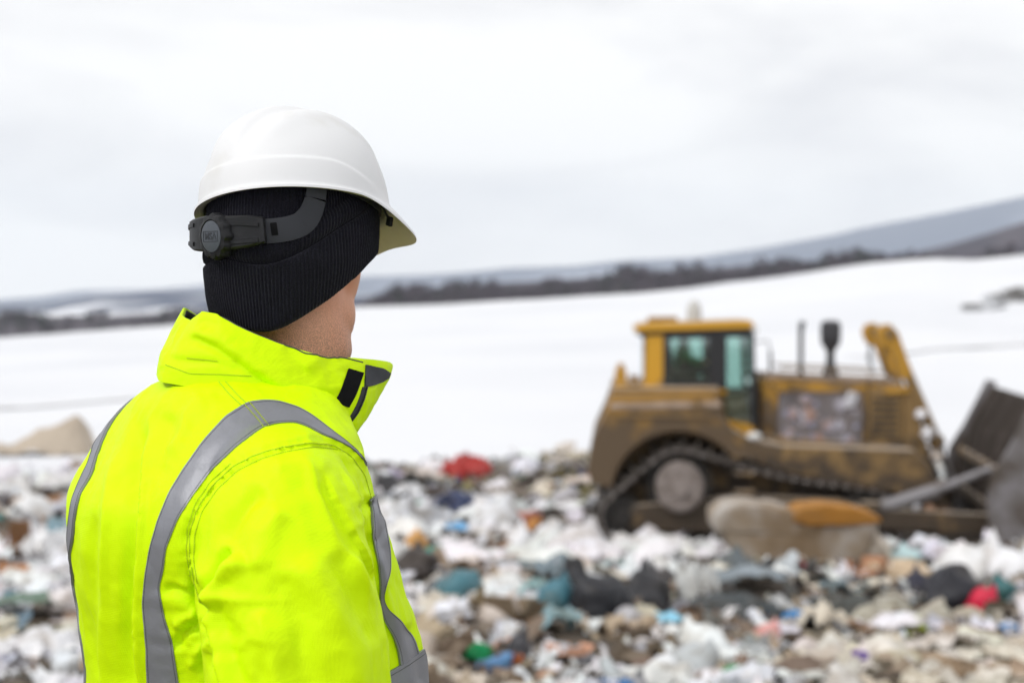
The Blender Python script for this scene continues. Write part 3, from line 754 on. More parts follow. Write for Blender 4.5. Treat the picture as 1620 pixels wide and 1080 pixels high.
def mk_sheet(seed, n=22, crump=0.22):
    """crumpled film or torn sheet lying over what is beneath"""
    gx_, gy_ = np.meshgrid(np.linspace(-.5, .5, n), np.linspace(-.5, .5, n)); P = np.stack([gx_.ravel(), gy_.ravel(), gx_.ravel() * 0], 1)
    o = np.array([seed * 2.3, 0, seed * 1.1])
    w = fbm(P * 2.2 + o, 4, seed, True); w2 = fbm(P * 5 + o, 3, seed + 3, True)
    Q = P.copy(); asp = 0.55 + 0.45 * rng.rand()
    edge = 1 + 0.35 * fbm(np.stack([np.arctan2(P[:, 1], P[:, 0]) * 2, P[:, 0] * 0 + seed, P[:, 0] * 0], 1), 3, seed)
    Q[:, :2] *= edge[:, None]; Q[:, 1] *= asp
    Q[:, 0] += 0.10 * fbm(P * 3 + o + 9, 2, seed + 1); Q[:, 1] += 0.10 * fbm(P * 3 + o - 9, 2, seed + 2)
    Q[:, 2] = crump * (w * 0.9 + 0.45 * w2) + 0.10 - 0.35 * (P[:, 0] ** 2 + P[:, 1] ** 2)
    F = grid_faces(n, n)
    T = Q.copy(); T[:, 2] -= 0.02; T[:, :2] *= 0.985
    m = len(Q); F2 = [tuple(i + m for i in reversed(f)) for f in F]
    rim = [i for i in range(n)] + [n * i + n - 1 for i in range(1, n)] + [n * (n - 1) + i for i in range(n - 2, -1, -1)] + [n * i for i in range(n - 2, 0, -1)]
    F3 = [(rim[(k + 1) % len(rim)], rim[k], rim[k] + m, rim[(k + 1) % len(rim)] + m) for k in range(len(rim))]
    return mesh_from('plastic_sheet', np.concatenate([Q, T]), F + F2 + F3, [m_plastic])
def mk_card(seed):
    """collapsed cardboard box: bent panels hinged on each other with torn flaps"""
    rs = random.Random(seed); mb = MB()
    a = rs.uniform(0.2, 0.9); b = rs.uniform(0.3, 1.2)
    mb.box((0, 0, 0.05), (0.62, 0.5, 0.016), (rs.uniform(-.15, .15), rs.uniform(-.15, .15), 0))
    mb.box((0.31 + 0.13 * math.cos(a), 0, 0.05 + 0.13 * math.sin(a)), (0.28, 0.46, 0.016), (rs.uniform(-.1, .1), -a, 0))
    mb.box((0, 0.25 + 0.11 * math.cos(b), 0.05 + 0.11 * math.sin(b)), (0.56, 0.24, 0.016), (b, 0, rs.uniform(-.06, .06)))
    if rs.random() < 0.6: mb.box((-0.30, -0.02, 0.17), (0.016, 0.42, 0.26), (0, rs.uniform(-.5, .5), 0))
    if rs.random() < 0.5: mb.box((0.05, -0.27, 0.14), (0.5, 0.016, 0.2), (rs.uniform(-.6, .6), 0, 0))
    me = mesh_from('cardboard_piece', mb.v, mb.f, [m_matte], False)
    bm = bmesh.new(); bm.from_mesh(me); bmesh.ops.subdivide_edges(bm, edges=bm.edges[:], cuts=4, use_grid_fill=True)
    P = np.array([v.co[:] for v in bm.verts]); n = fbm(P * 3 + seed, 3, seed)
    for v, k in zip(bm.verts, n): v.co.z += k * 0.05
    bm.to_mesh(me); bm.free(); return me
def mk_cloth(seed):
    """rag or garment dropped in a rumpled heap"""
    V, F = ICO3; V = V.copy(); o = np.array([seed * 1.3, seed, 4.])
    n = fbm(V * np.array([1.2, 3.2, 1.2]) + o, 3, seed, True)
    V = V * (0.75 + 0.35 * n + 0.25 * fbm(V * 0.9 + o, 2, seed))[:, None]
    V[:, 2] = np.where(V[:, 2] < 0, V[:, 2] * 0.15, V[:, 2] * 0.42); V[:, 1] *= 0.6 + 0.3 * rng.rand()
    V[:, 2] += 0.08 * fbm(V * 3 + o, 2, seed)
    V *= 0.5 / np.abs(V[:, :2]).max(); return mesh_from('rag', V, F, [m_matte])
def mk_bottle(seed):
    rs = random.Random(seed); mb = MB(); w = rs.uniform(0.85, 1.15)
    M = Euler((math.pi / 2 + rs.uniform(-.3, .3), 0, 0)).to_matrix().to_4x4()
    if seed % 2: pr = [(0.13 * w, -0.5), (0.16 * w, -0.46), (0.15 * w, -0.2), (0.165 * w, 0.0), (0.155 * w, 0.15), (0.12 * w, 0.28), (0.055, 0.38), (0.05, 0.42), (0.062, 0.425), (0.062, 0.5), (0.03, 0.5)]
    else: pr = [(0.28, -0.42), (0.31, -0.40), (0.34 * w, 0.0), (0.37 * w, 0.36), (0.40 * w, 0.40), (0.40 * w, 0.44), (0.34 * w, 0.44), (0.30, 0.0), (0.26, -0.38), (0.05, -0.385)]
    mb.lathe(pr, (0, 0, 0), 18, M)
    V = np.array([tuple(v) for v in mb.v]); V += (fbm(V * 5 + seed, 2, seed) * 0.03)[:, None] * V; V[:, 2] += 0.16
    return mesh_from('container', V, mb.f, [m_bottle])
def mk_foam(seed):
    """broken slab of foam, insulation or board with torn edges"""
    bm = bmesh.new(); bmesh.ops.create_cube(bm, size=1); bmesh.ops.subdivide_edges(bm, edges=bm.edges[:], cuts=7, use_grid_fill=True)
    rs = random.Random(seed); sy = rs.uniform(0.35, 0.8); szz = rs.uniform(0.10, 0.3)
    P = np.array([v.co[:] for v in bm.verts]); n = fbm(P * 2.4 + seed, 3, seed); n2 = fbm(P * 6 + seed, 2, seed + 2)
    for v, k, k2 in zip(bm.verts, n, n2):
        f = 1 + 0.30 * k + 0.10 * k2; v.co.x *= f; v.co.y *= f * sy; v.co.z = v.co.z * szz * (1 + 0.3 * k2) + 0.12 * k + szz * 0.4
    me = bpy.data.meshes.new('board_piece'); bm.to_mesh(me); bm.free(); me.materials.append(m_matte)
    me.polygons.foreach_set('use_smooth', [True] * len(me.polygons)); me.set_sharp_from_angle(angle=R(50)); return me
LIB = {'plastic_bag': [mk_bag(s) for s in range(1, 13)], 'trash_bag': [mk_bag(s, True) for s in range(30, 36)],
       'plastic_sheet': [mk_sheet(s) for s in range(1, 13)], 'tarpaulin': [mk_sheet(s, 30, 0.16) for s in range(40, 44)],
       'cardboard_piece': [mk_card(s) for s in range(1, 8)], 'rag': [mk_cloth(s) for s in range(1, 9)],
       'container': [mk_bottle(s) for s in range(1, 7)], 'board_piece': [mk_foam(s) for s in range(1, 8)]}
CATS = {'plastic_bag': 'plastic bag', 'trash_bag': 'trash bag', 'plastic_sheet': 'plastic sheet', 'tarpaulin': 'tarpaulin', 'cardboard_piece': 'cardboard', 'rag': 'rag', 'container': 'container', 'board_piece': 'board'}
taken = []
def drop(kind, x, y, w, col, label, hscale=1.0, rz=None, group=None, tilt=0.25, seed=None, sink=0.0, zadd=0.0):
    rs = rng
    me = LIB[kind][(seed if seed is not None else rs.randint(0, 999)) % len(LIB[kind])]
    o = bpy.data.objects.new(kind, me); COL.objects.link(o)
    z = float(fill_z(x, y)[0])
    o.location = (x, y, z + zadd - sink * w)
    o.rotation_euler = (rs.uniform(-tilt, tilt), rs.uniform(-tilt, tilt), rs.rand() * 6.28 if rz is None else rz)
    ax = rs.uniform(1.0, 1.5) if kind == 'plastic_sheet' and group else 1.0
    o.scale = (w * ax, w * rs.uniform(0.85, 1.1) / ax ** .6, w * hscale)
    o.color = (*col, 1)
    return tag(o, label, CATS[kind], group)

WH, CR, GY, BK = (0.78, 0.78, 0.80), (0.66, 0.61, 0.52), (0.42, 0.43, 0.46), (0.022, 0.023, 0.028)
# pieces one can tell apart in the photo: u, v (foot of the piece), width and height in photo pixels, kind, colour, label
PICK = [
 (736, 766, 62, 50, 'plastic_sheet', (0.42, 0.035, 0.03), 'crumpled bright red plastic sheet topping the waste against the snow'),
 (731, 752, 22, 18, 'plastic_bag', (0.75, 0.76, 0.85), 'small white plastic bag lying on the red plastic sheet'),
 (614, 790, 50, 32, 'trash_bag', (0.03, 0.03, 0.035), 'dark trash bag just right of the yellow jacket shoulder near the snow edge'),
 (622, 764, 34, 20, 'plastic_bag', (0.50, 0.44, 0.60), 'pale lilac plastic bag above the dark bag beside the jacket'),
 (718, 815, 62, 34, 'tarpaulin', (0.035, 0.05, 0.12), 'navy blue tarpaulin folded in the brown middle of the waste slope'),
 (834, 752, 42, 28, 'plastic_bag', (0.78, 0.78, 0.86), 'white plastic bag at the waste crest left of the bulldozer'),
 (850, 742, 24, 26, 'rag', (0.03, 0.04, 0.09), 'dark navy rag beside the white bag at the waste crest'),
 (832, 764, 26, 14, 'rag', (0.03, 0.13, 0.07), 'dark green rag under the white bag at the waste crest'),
 (829, 832, 48, 34, 'board_piece', (0.55, 0.20, 0.14), 'salmon red foam block left of the bulldozer track'),
 (838, 846, 40, 20, 'cardboard_piece', (0.55, 0.27, 0.09), 'orange cardboard flap under the salmon foam block'),
 (822, 880, 44, 54, 'plastic_bag', (0.80, 0.80, 0.82), 'tall white plastic bag standing up in front of the orange flap'),
 (657, 874, 40, 30, 'plastic_bag', (0.62, 0.33, 0.10), 'orange plastic bag right of the jacket among white film'),
 (718, 849, 30, 16, 'plastic_sheet', (0.18, 0.45, 0.75), 'bright light blue plastic scrap lying on white film'),
 (652, 916, 70, 34, 'trash_bag', (0.05, 0.04, 0.035), 'brownish black trash bag next to the jacket sleeve'),
 (682, 896, 48, 26, 'plastic_sheet', (0.04, 0.30, 0.24), 'turquoise plastic strip above the brownish black bag'),
 (729, 952, 68, 44, 'plastic_bag', (0.07, 0.19, 0.23), 'dark teal plastic bag between white bags, largest teal piece'),
 (878, 972, 60, 46, 'plastic_bag', (0.06, 0.18, 0.23), 'teal plastic bag touching the heap of black trash bags'),
 (850, 952, 40, 34, 'plastic_sheet', (0.30, 0.46, 0.46), 'pale teal film left of the teal bag'),
 (910, 942, 46, 46, 'trash_bag', BK, 'black trash bag at the left end of the black heap'),
 (955, 985, 84, 62, 'trash_bag', BK, 'largest black trash bag in the middle of the black heap'),
 (1020, 968, 70, 52, 'trash_bag', (0.03, 0.03, 0.034), 'black trash bag at the right end of the black heap'),
 (1052, 944, 54, 28, 'trash_bag', (0.05, 0.045, 0.05), 'flattened dark trash bag behind the right end of the black heap'),
 (1012, 928, 40, 22, 'plastic_bag', (0.78, 0.79, 0.88), 'bluish white bag lying behind the black heap'),
 (980, 908, 56, 18, 'plastic_sheet', (0.10, 0.26, 0.26), 'dark teal strip of film behind the black heap'),
 (714, 992, 44, 30, 'board_piece', (0.76, 0.77, 0.82), 'small white foam box lid right of the jacket chest'),
 (885, 1006, 56, 36, 'plastic_sheet', (0.26, 0.40, 0.44), 'pale blue grey film in front of the teal bag'),
 (755, 1050, 46, 42, 'rag', (0.015, 0.26, 0.09), 'emerald green rag at the bottom of the photo'),
 (783, 1066, 44, 26, 'board_piece', (0.13, 0.27, 0.48), 'blue plastic panel in front of the emerald green rag'),
 (811, 1062, 26, 28, 'cardboard_piece', (0.55, 0.16, 0.05), 'orange red card upright beside the blue panel'),
 (822, 1050, 42, 38, 'trash_bag', (0.05, 0.05, 0.058), 'dark grey bag right of the emerald green rag'),
 (898, 1048, 66, 22, 'cardboard_piece', (0.60, 0.33, 0.22), 'salmon orange cardboard strip in the brown foreground'),
 (1061, 1000, 46, 16, 'plastic_sheet', (0.28, 0.60, 0.78), 'sky blue plastic strip in the foreground below the black heap'),
 (1103, 960, 74, 96, 'plastic_sheet', (0.52, 0.53, 0.52), 'tall pale grey plastic sheet rising left of the slate tarpaulin'),
 (1160, 985, 104, 44, 'tarpaulin', (0.055, 0.065, 0.07), 'dark slate tarpaulin below the old sofa'),
 (1176, 945, 84, 36, 'tarpaulin', (0.24, 0.28, 0.31), 'lighter slate grey tarpaulin draped over the dark one'),
 (1166, 908, 60, 24, 'trash_bag', (0.10, 0.12, 0.13), 'grey trash bag tucked under the left end of the old sofa'),
 (1206, 990, 36, 18, 'plastic_sheet', (0.03, 0.20, 0.55), 'strong blue plastic scrap at the foot of the slate tarpaulin'),
 (1266, 994, 44, 16, 'plastic_sheet', (0.04, 0.22, 0.50), 'strong blue plastic strip across the pale film'),
 (1219, 1016, 50, 24, 'plastic_bag', (0.72, 0.36, 0.34), 'salmon pink plastic bag in the pale foreground'),
 (1299, 1004, 70, 48, 'plastic_sheet', (0.66, 0.60, 0.50), 'long cream plastic sheet sloping down right of the blue scrap'),
 (1340, 990, 84, 34, 'tarpaulin', (0.06, 0.065, 0.06), 'dark olive tarpaulin right of the long cream sheet'),
 (1452, 1012, 34, 20, 'plastic_bag', (0.45, 0.55, 0.03), 'lime green plastic bag among white film'),
 (1559, 976, 44, 36, 'plastic_bag', (0.62, 0.02, 0.06), 'hot red plastic bag against the black bag'),
 (1517, 968, 80, 48, 'trash_bag', (0.025, 0.025, 0.032), 'black trash bag left of the hot red bag'),
 (1455, 946, 50, 30, 'trash_bag', (0.03, 0.03, 0.05), 'small black trash bag under a bluish white bag'),
 (1592, 956, 46, 30, 'plastic_bag', (0.04, 0.15, 0.16), 'dark teal bag right of the hot red bag'),
 (1357, 1052, 44, 26, 'rag', (0.13, 0.06, 0.32), 'purple rag in the foreground waste'),
 (1434, 892, 50, 24, 'plastic_bag', (0.50, 0.68, 0.70), 'pale cyan plastic bag in front of the bulldozer push arm'),
 (1380, 918, 78, 36, 'cardboard_piece', (0.40, 0.21, 0.12), 'reddish brown cardboard box right of the old sofa'),
 (1428, 922, 70, 30, 'board_piece', (0.55, 0.43, 0.30), 'tan board lying under the pale cyan bag'),
 (1388, 890, 54, 34, 'plastic_bag', (0.72, 0.64, 0.54), 'cream plastic bag on top of the reddish brown box'),
 (1535, 915, 84, 56, 'plastic_bag', (0.80, 0.80, 0.80), 'large white plastic bag in front of the bulldozer blade'),
 (1600, 918, 74, 66, 'plastic_bag', (0.80, 0.80, 0.82), 'large white plastic bag at the right edge of the photo'),
 (1490, 896, 44, 28, 'plastic_bag', (0.74, 0.72, 0.84), 'lilac white plastic bag left of the large white one'),
 (1602, 1010, 26, 14, 'plastic_sheet', (0.08, 0.28, 0.60), 'small blue scrap at the right edge of the photo'),
 (1612, 862, 34, 26, 'plastic_bag', (0.35, 0.06, 0.04), 'dark red bag at the foot of the bulldozer blade'),
 (1616, 790, 40, 80, 'plastic_sheet', (0.80, 0.79, 0.79), 'tall white film caught against the bulldozer blade end'),
 (1250, 900, 60, 18, 'cardboard_piece', (0.36, 0.17, 0.06), 'brown cardboard strip under the old sofa'),
 (1275, 905, 24, 20, 'rag', (0.30, 0.04, 0.05), 'small dark red rag below the old sofa'),
 (43, 824, 66, 42, 'plastic_bag', (0.80, 0.80, 0.80), 'large white plastic bag left of the person above the brown cardboard'),
 (94, 856, 48, 40, 'plastic_bag', (0.22, 0.34, 0.40), 'slate blue plastic bag beside the jacket on its left'),
 (84, 812, 60, 26, 'cardboard_piece', (0.40, 0.23, 0.13), 'reddish brown cardboard flap left of the jacket shoulder'),
 (22, 886, 64, 60, 'cardboard_piece', (0.30, 0.17, 0.09), 'large brown cardboard box at the left edge of the photo'),
 (13, 922, 50, 34, 'cardboard_piece', (0.50, 0.26, 0.13), 'orange brown cardboard piece low at the left edge'),
 (66, 890, 56, 46, 'plastic_sheet', (0.80, 0.80, 0.81), 'ring of white film between cardboard and slate blue bag'),
 (100, 918, 54, 40, 'plastic_bag', (0.76, 0.77, 0.82), 'white plastic bag touching the left side of the jacket'),
 (38, 980, 80, 22, 'tarpaulin', (0.14, 0.21, 0.16), 'dull green tarpaulin strip at the left edge'),
 (14, 958, 36, 24, 'rag', (0.12, 0.22, 0.27), 'blue grey rag above the dull green tarpaulin'),
 (44, 1052, 110, 60, 'plastic_sheet', (0.80, 0.80, 0.82), 'broad white plastic sheet at the bottom left corner'),
 (104, 1066, 50, 32, 'plastic_bag', (0.72, 0.76, 0.80), 'bluish white bag by the jacket at the bottom left'),
 (96, 975, 56, 34, 'plastic_bag', (0.70, 0.66, 0.66), 'greyish white bag right of the dull green tarpaulin'),
]
for u, v, w, h, kind, col, label in PICK:
    p = ground_hit(u, v); d = p.y
    wm = w / FPX * d * (1.34 if kind in ('trash_bag', 'tarpaulin') else 1.22)
    hs = max(0.5, min(2.4, (h / w) / 0.42))
    drop(kind, p.x, p.y + wm * 0.3, wm, col, label, hs, tilt=0.12, zadd=0.07 if kind in ('plastic_sheet', 'tarpaulin') else 0.03)
    taken.append((u, v - h / 2, max(w, h) * 0.55))

def fix_(mb):
    me = mesh_from('x', mb.v, mb.f); bm = bmesh.new(); bm.from_mesh(me); bmesh.ops.recalc_face_normals(bm, faces=bm.faces)
    mb.v = [tuple(v.co) for v in bm.verts]; mb.f = [tuple(v.index for v in f.verts) for f in bm.faces]; bm.free(); bpy.data.meshes.remove(me); return mb
def remeshed_(mb, voxel, smooth_it=6, factor=0.5):
    me = mesh_from('tmp', mb.v, mb.f); o = link('tmp', me)
    m = o.modifiers.new('r', 'REMESH'); m.mode = 'VOXEL'; m.voxel_size = voxel; m.use_smooth_shade = True
    q = o.modifiers.new('s', 'SMOOTH'); q.iterations = smooth_it; q.factor = factor
    dg = bpy.context.evaluated_depsgraph_get(); ev = o.evaluated_get(dg); em = ev.to_mesh()
    V = np.empty(len(em.vertices) * 3); em.vertices.foreach_get('co', V); F = [tuple(p.vertices) for p in em.polygons]
    ev.to_mesh_clear(); bpy.data.objects.remove(o); bpy.data.meshes.remove(me)
    return V.reshape(-1, 3), F
def normals_(V, F):
    me = mesh_from('tmpn', V, F); N = np.empty(len(V) * 3); me.vertex_normals.foreach_get('vector', N); bpy.data.meshes.remove(me)
    return N.reshape(-1, 3)
# the dirt coated sofa and the ochre cushion lying on it, in front of the machine
m_sofa = mat('dirt_coated_cloth', (0.30, 0.24, 0.175), 0.9, 0, 0.2); noisy(m_sofa, (0.20, 0.14, 0.085), 1.1, 0.42, 0.66, 7, c3=(0.42, 0.39, 0.36), bump=0.4, bscale=5, bdist=0.03)
m_ochre = mat('ochre_cloth', (0.36, 0.155, 0.018), 0.75); noisy(m_ochre, (0.27, 0.13, 0.03), 3, 0.45, 0.7, 6)
def soft_block(c, d, seed, rot=(0, 0, 0), puff=0.5, amp=0.05, n=10):
    bm = bmesh.new(); bmesh.ops.create_cube(bm, size=2); bmesh.ops.subdivide_edges(bm, edges=bm.edges[:], cuts=n, use_grid_fill=True)
    P = np.array([v.co[:] for v in bm.verts]); S = P / np.linalg.norm(P, axis=1)[:, None] * 1.25
    e = 4.0; nrm = (np.abs(P) ** e).sum(1) ** (1 / e); Q = P / nrm[:, None]; Q = Q * (1 - puff * 0.3) + S * puff * 0.3
    Q = Q * (1 + amp * fbm(Q * 1.7 + seed, 4, seed))[:, None] * np.array(d) / 2
    M = Matrix.Translation(c) @ Euler(rot).to_matrix().to_4x4()
    V = [M @ Vector(q) for q in Q]; F = [tuple(v.index for v in f.verts) for f in bm.faces]; bm.free(); return V, F
p = ground_hit(1262, 895)
K = p.y / FPX                        # metres per photo pixel at that distance
so = empty('sofa', (p.x, p.y + 0.45, p.z), R(3)); tag(so, 'dirt coated discarded sofa lying in front of the bulldozer track', 'sofa')
cu = empty('cushion', (p.x, p.y + 0.45, p.z), R(3)); tag(cu, 'flat ochre seat cushion lying on the discarded sofa', 'cushion')
def slab(name, prof, y0, y1, mt, parent, seed, amp, it=9):
    """upholstered block: side profile in photo pixels turned to metres, softened and dented"""
    mb = MB().prism([((u - 1262) * K, (895 - v) * K) for u, v in prof], y0, y1); fix_(mb)
    V, F = remeshed_(mb, 0.035, it); N = normals_(V, F)
    V = V + N * (amp * fbm(V * 2.2 + seed, 4, seed))[:, None]
    return link(name, mesh_from(name, V, F, [mt]), parent)
slab('sofa_frame', [(1134, 832), (1150, 862), (1172, 886), (1190, 900), (1350, 900), (1374, 880), (1388, 842), (1388, 814), (1300, 822), (1240, 815), (1205, 812), (1190, 806), (1150, 806), (1134, 815)], -0.45, 0.45, m_sofa, so, 3, 0.035)
slab('armrest', [(1130, 842), (1127, 816), (1140, 800), (1168, 793), (1200, 796), (1240, 806), (1290, 814), (1290, 852)], -0.46, 0.20, m_sofa, so, 5, 0.02, 10)
slab('backrest', [(1200, 830), (1206, 806), (1240, 803), (1262, 810), (1262, 830)], -0.10, 0.48, m_sofa, so, 7, 0.02, 10)
slab('cushion_cover', [(1248, 824), (1252, 808), (1268, 799), (1305, 796), (1348, 801), (1382, 811), (1397, 821), (1392, 829), (1340, 833), (1280, 832)], -0.49, 0.00, m_ochre, cu, 9, 0.015, 4)
taken.append((1262, 850, 115)); taken.append((1062, 800, 45))

# film caught between the lift cylinder and the radiator guard
for (lx, ly, lz, w, lab) in ((2.70, -0.80, 1.72, 0.26, 'white plastic bag snagged under the bulldozer lift cylinder'), (2.60, -0.78, 2.02, 0.2, 'small white film scrap snagged highest beside the lift cylinder'), (2.86, -0.80, 1.36, 0.22, 'greyish film scrap snagged lowest beside the lift cylinder')):
    q = dz.matrix_basis @ Vector((lx, ly, lz)); o = drop('plastic_bag', q.x, q.y, w, (0.78, 0.78, 0.82) if lz > 1.5 else (0.55, 0.48, 0.42), lab, 1.6); o.location = q
# the rest of the waste: every larger piece its own object
OC = (0.20, 0.12, 0.06)
def palette(u, v, x=None, y=None, w=0.2):
    """colour and kind chances by part of the tip"""
    r = rng.rand(); k = rng.rand()
    if x is not None: r = float(np.clip(0.5 + (r - 0.5) * 0.62 + 1.0 * fbm(np.array([[x / 1.5, y / 2.6, 0.]]), 2, 51)[0], 0, 0.999))
    if u < 150:
        t = [(0.50, WH), (0.60, (0.62, 0.62, 0.68)), (0.70, (0.30, 0.20, 0.13)), (0.80, GY), (0.87, (0.14, 0.11, 0.09)), (0.93, (0.16, 0.24, 0.30)), (1, CR)]
    elif v < 828 and u < 960:
        t = [(0.24, WH), (0.36, (0.30, 0.27, 0.22)), (0.54, (0.12, 0.10, 0.085)), (0.66, GY), (0.74, (0.26, 0.23, 0.10)), (0.80, (0.05, 0.06, 0.11)), (0.86, (0.10, 0.10, 0.09)), (0.92, (0.50, 0.33, 0.28)), (1, CR)]
    elif v < 900:
        t = [(0.62, WH), (0.73, (0.62, 0.60, 0.60)), (0.78, CR), (0.85, GY), (0.94, (0.12, 0.10, 0.085)), (1, (0.34, 0.22, 0.14))]
    elif v < 990:
        t = [(0.42, WH), (0.56, CR), (0.64, GY), (0.74, (0.10, 0.095, 0.09)), (0.85, (0.26, 0.19, 0.13)), (0.91, (0.18, 0.24, 0.26)), (1, (0.40, 0.36, 0.30))]
    else:
        t = [(0.26, (0.66, 0.62, 0.56)), (0.46, (0.58, 0.52, 0.42)), (0.68, (0.38, 0.31, 0.22)), (0.84, (0.20, 0.15, 0.11)), (0.91, GY), (0.95, (0.5, 0.3, 0.2)), (1, WH)]
    if rng.rand() < (0.07 if w < 0.4 else 0.0): c = random.choice([(0.5, 0.05, 0.04), (0.05, 0.2, 0.5), (0.04, 0.25, 0.1), (0.6, 0.3, 0.05), (0.55, 0.45, 0.05), (0.5, 0.2, 0.3), (0.1, 0.35, 0.35)])
    else: c = next(c for q, c in t if r <= q)
    j = 1 + rng.uniform(-0.14, 0.10); c = tuple(min(0.86, x * j * (1 + rng.uniform(-.04, .04))) for x in c)
    lum = sum(c) / 3
    if lum > 0.5: kind = 'plastic_bag' if k < 0.26 else 'plastic_sheet' if k < 0.86 else 'board_piece' if k < 0.93 else 'container'
    elif c[0] > c[2] * 1.5: kind = 'cardboard_piece' if k < 0.5 else 'board_piece' if k < 0.75 else 'rag'
    else: kind = 'plastic_bag' if k < 0.25 else 'plastic_sheet' if k < 0.45 else 'rag' if k < 0.8 else 'container'
    return c, kind
def colour_word(c):
    r, g, b = c; lum = sum(c) / 3; mx_, mn = max(c), min(c)
    if mx_ - mn < 0.08 * mx_ + 0.02 or (mx_ - mn) / mx_ < 0.16: return 'white' if lum > 0.55 else 'grey' if lum > 0.16 else 'dark grey'
    if r >= g >= b:
        if lum > 0.45: return 'cream'
        if g / r > 0.8: return 'yellow' if b / r < .4 else 'grey brown'
        if g / r < 0.35 and r > 0.3: return 'red'
        if r > 0.42 and g / r < 0.7: return 'orange'
        return 'brown'
    if g >= r and g >= b: return 'green' if g > b * 1.15 else 'teal'
    if b >= g >= r: return 'blue' if b > g * 1.25 else 'blue grey'
    return 'pink' if r > 0.4 else 'purple grey'
def region(u, v, x, y):
    """a findable place in words"""
    if u < 150: return 'left of the jacket, ' + ('near the snow' if v < 790 else 'half way down' if v < 900 else 'low in the waste')
    if v < 790 and u < 960: return 'along the snow edge between the jacket and the bulldozer'
    if u < 800: return 'right of the jacket, ' + ('upper slope' if v < 880 else 'middle slope' if v < 985 else 'nearest waste')
    if u < 1130: return 'before the bulldozer track, ' + ('upper slope' if v < 900 else 'around the black bags' if v < 990 else 'nearest waste')
    if u < 1400: return 'before the old sofa, ' + ('close to it' if v < 940 else 'around the slate tarpaulin' if v < 1000 else 'nearest waste')
    return 'before the bulldozer blade, ' + ('close to it' if v < 900 else 'around the hot red bag' if v < 1000 else 'nearest waste')
cnt = {}; placed = 0
cand = []
tries = 0
while tries < 6200:
    tries += 1
    y = rng.uniform(8.8, 35.2) ** 1.0; x = rng.uniform(-0.375, 0.375) * y
    z = fill_z(x, y)[0]; uu, vv = project([[x, y, z]]); u, v = float(uu[0]), float(vv[0])
    if u < -30 or u > 1660 or v > 1110: continue
    if 165 < u < 575 and v > 640: continue                     # behind the person
    if y > float(fill_edge(x)) - 0.2: continue
    if 0.7 < x < 8.6 and 22.05 < y < 26.6: continue            # under the machine
    if abs(x - so.location.x) < 1.4 and abs(y - so.location.y) < 0.8: continue
    w = float(np.clip(rng.lognormal(-0.62, 0.55), 0.2, 1.7)) * (0.6 if y < 13 else 0.85 if y < 18 else 1.0)
    wp = w / y * FPX
    if u < 760 and v > 960: w = min(w, 0.38); wp = w / y * FPX
    if any((u - a) ** 2 + (v - wp * 0.2 - b) ** 2 < (c * 0.62 + wp * 0.28) ** 2 for a, b, c in taken): continue
    if y > 26: w = min(w, 0.75)
    w = min(w, 120 * y / FPX); wp = w / y * FPX
    cand.append((wp, x, y, w, u, v))
cand.sort(reverse=True)
for wp, x, y, w, u, v in cand:
    c, kind = palette(u, v, x, y, w)
    if cnt.get(kind, 0) >= (285 if kind == 'plastic_sheet' else 190 if kind == 'plastic_bag' else 150): continue
    if kind == 'container' and w > 0.4: kind = 'plastic_bag'
    cnt[kind] = cnt.get(kind, 0) + 1
    cw = colour_word(c); word = {'plastic_bag': 'crumpled %s plastic bag', 'plastic_sheet': 'torn %s plastic film', 'cardboard_piece': 'bent %s cardboard', 'rag': 'rumpled %s rag', 'container': '%s plastic container', 'board_piece': 'broken %s board'}[kind] % cw
    drop(kind, x, y, w, c, word + ' ' + region(u, v, x, y), rng.uniform(0.7, 1.35), group=cw + ' ' + CATS[kind] + 's ' + region(u, v, x, y).split(',')[0], tilt=0.35, zadd=0.02)
    placed += 1
print('individual pieces', placed, cnt)

# small scraps nobody could count: one mesh, each scrap with its own colour
def scraps(n, rs):
    V = []; F = []; Cc = []
    tmpl = []
    for s in range(14):
        g_ = np.linspace(-1, 1, 7); gx_, gy_ = np.meshgrid(g_, g_); A_ = np.stack([gx_.ravel(), gy_.ravel(), gx_.ravel() * 0], 1)
        A_ = A_ * (0.7 + 0.6 * fbm(A_ * 1.3 + s * 2.2, 2, s))[:, None]; A_[:, 2] = 0.75 * fbm(A_ * 1.5 + s * 3.1, 3, s + 3, True) * 0.8; tmpl.append((A_, grid_faces(7, 7)))
    k = 0
    while k < n:
        y = rs.uniform(8.2, 36); x = rs.uniform(-0.47, 0.52) * y
        if y > fill_edge(x) - 0.1: continue
        if 0.7 < x < 8.6 and 21.8 < y < 26.0 and rs.rand() < 0.93: continue
        k += 1; u = 810 + x / y * FPX; v = 475 + (H - float(slope_z(y))) / y * FPX
        c, _ = palette(u, v, x, y, 1); s = rs.uniform(0.05, 0.17) * (0.6 + y / 26); v -= 6
        if any((u - a) ** 2 + (v - b_2) ** 2 < (c_2 * 0.5) ** 2 for a, b_2, c_2 in taken): continue
       
        A_, F_ = tmpl[rs.randint(0, 14)]
        M = np.array(Euler((rs.uniform(-.8, .8), rs.uniform(-.8, .8), rs.rand() * 6.28)).to_matrix())
        P = (A_ * np.array([s * 1.3, s * rs.uniform(.35, 1), s * .8])) @ M.T + np.array([x, y, 0])
        b = len(V) * len(A_); V.append(P); F.append((b, F_)); Cc += [c] * len(A_)
        V[-1] = (P, (x, y))
    XY = np.array([q[1] for q in V]); Z = fill_z(XY[:, 0], XY[:, 1])
    PV = np.concatenate([q[0] + np.array([0, 0, z + 0.02]) for q, z in zip(V, Z)])
    FF = [tuple(i + b for i in f) for b, fs in F for f in fs]
    return PV, FF, Cc
PV, FF, Cc = scraps(7000, rng)
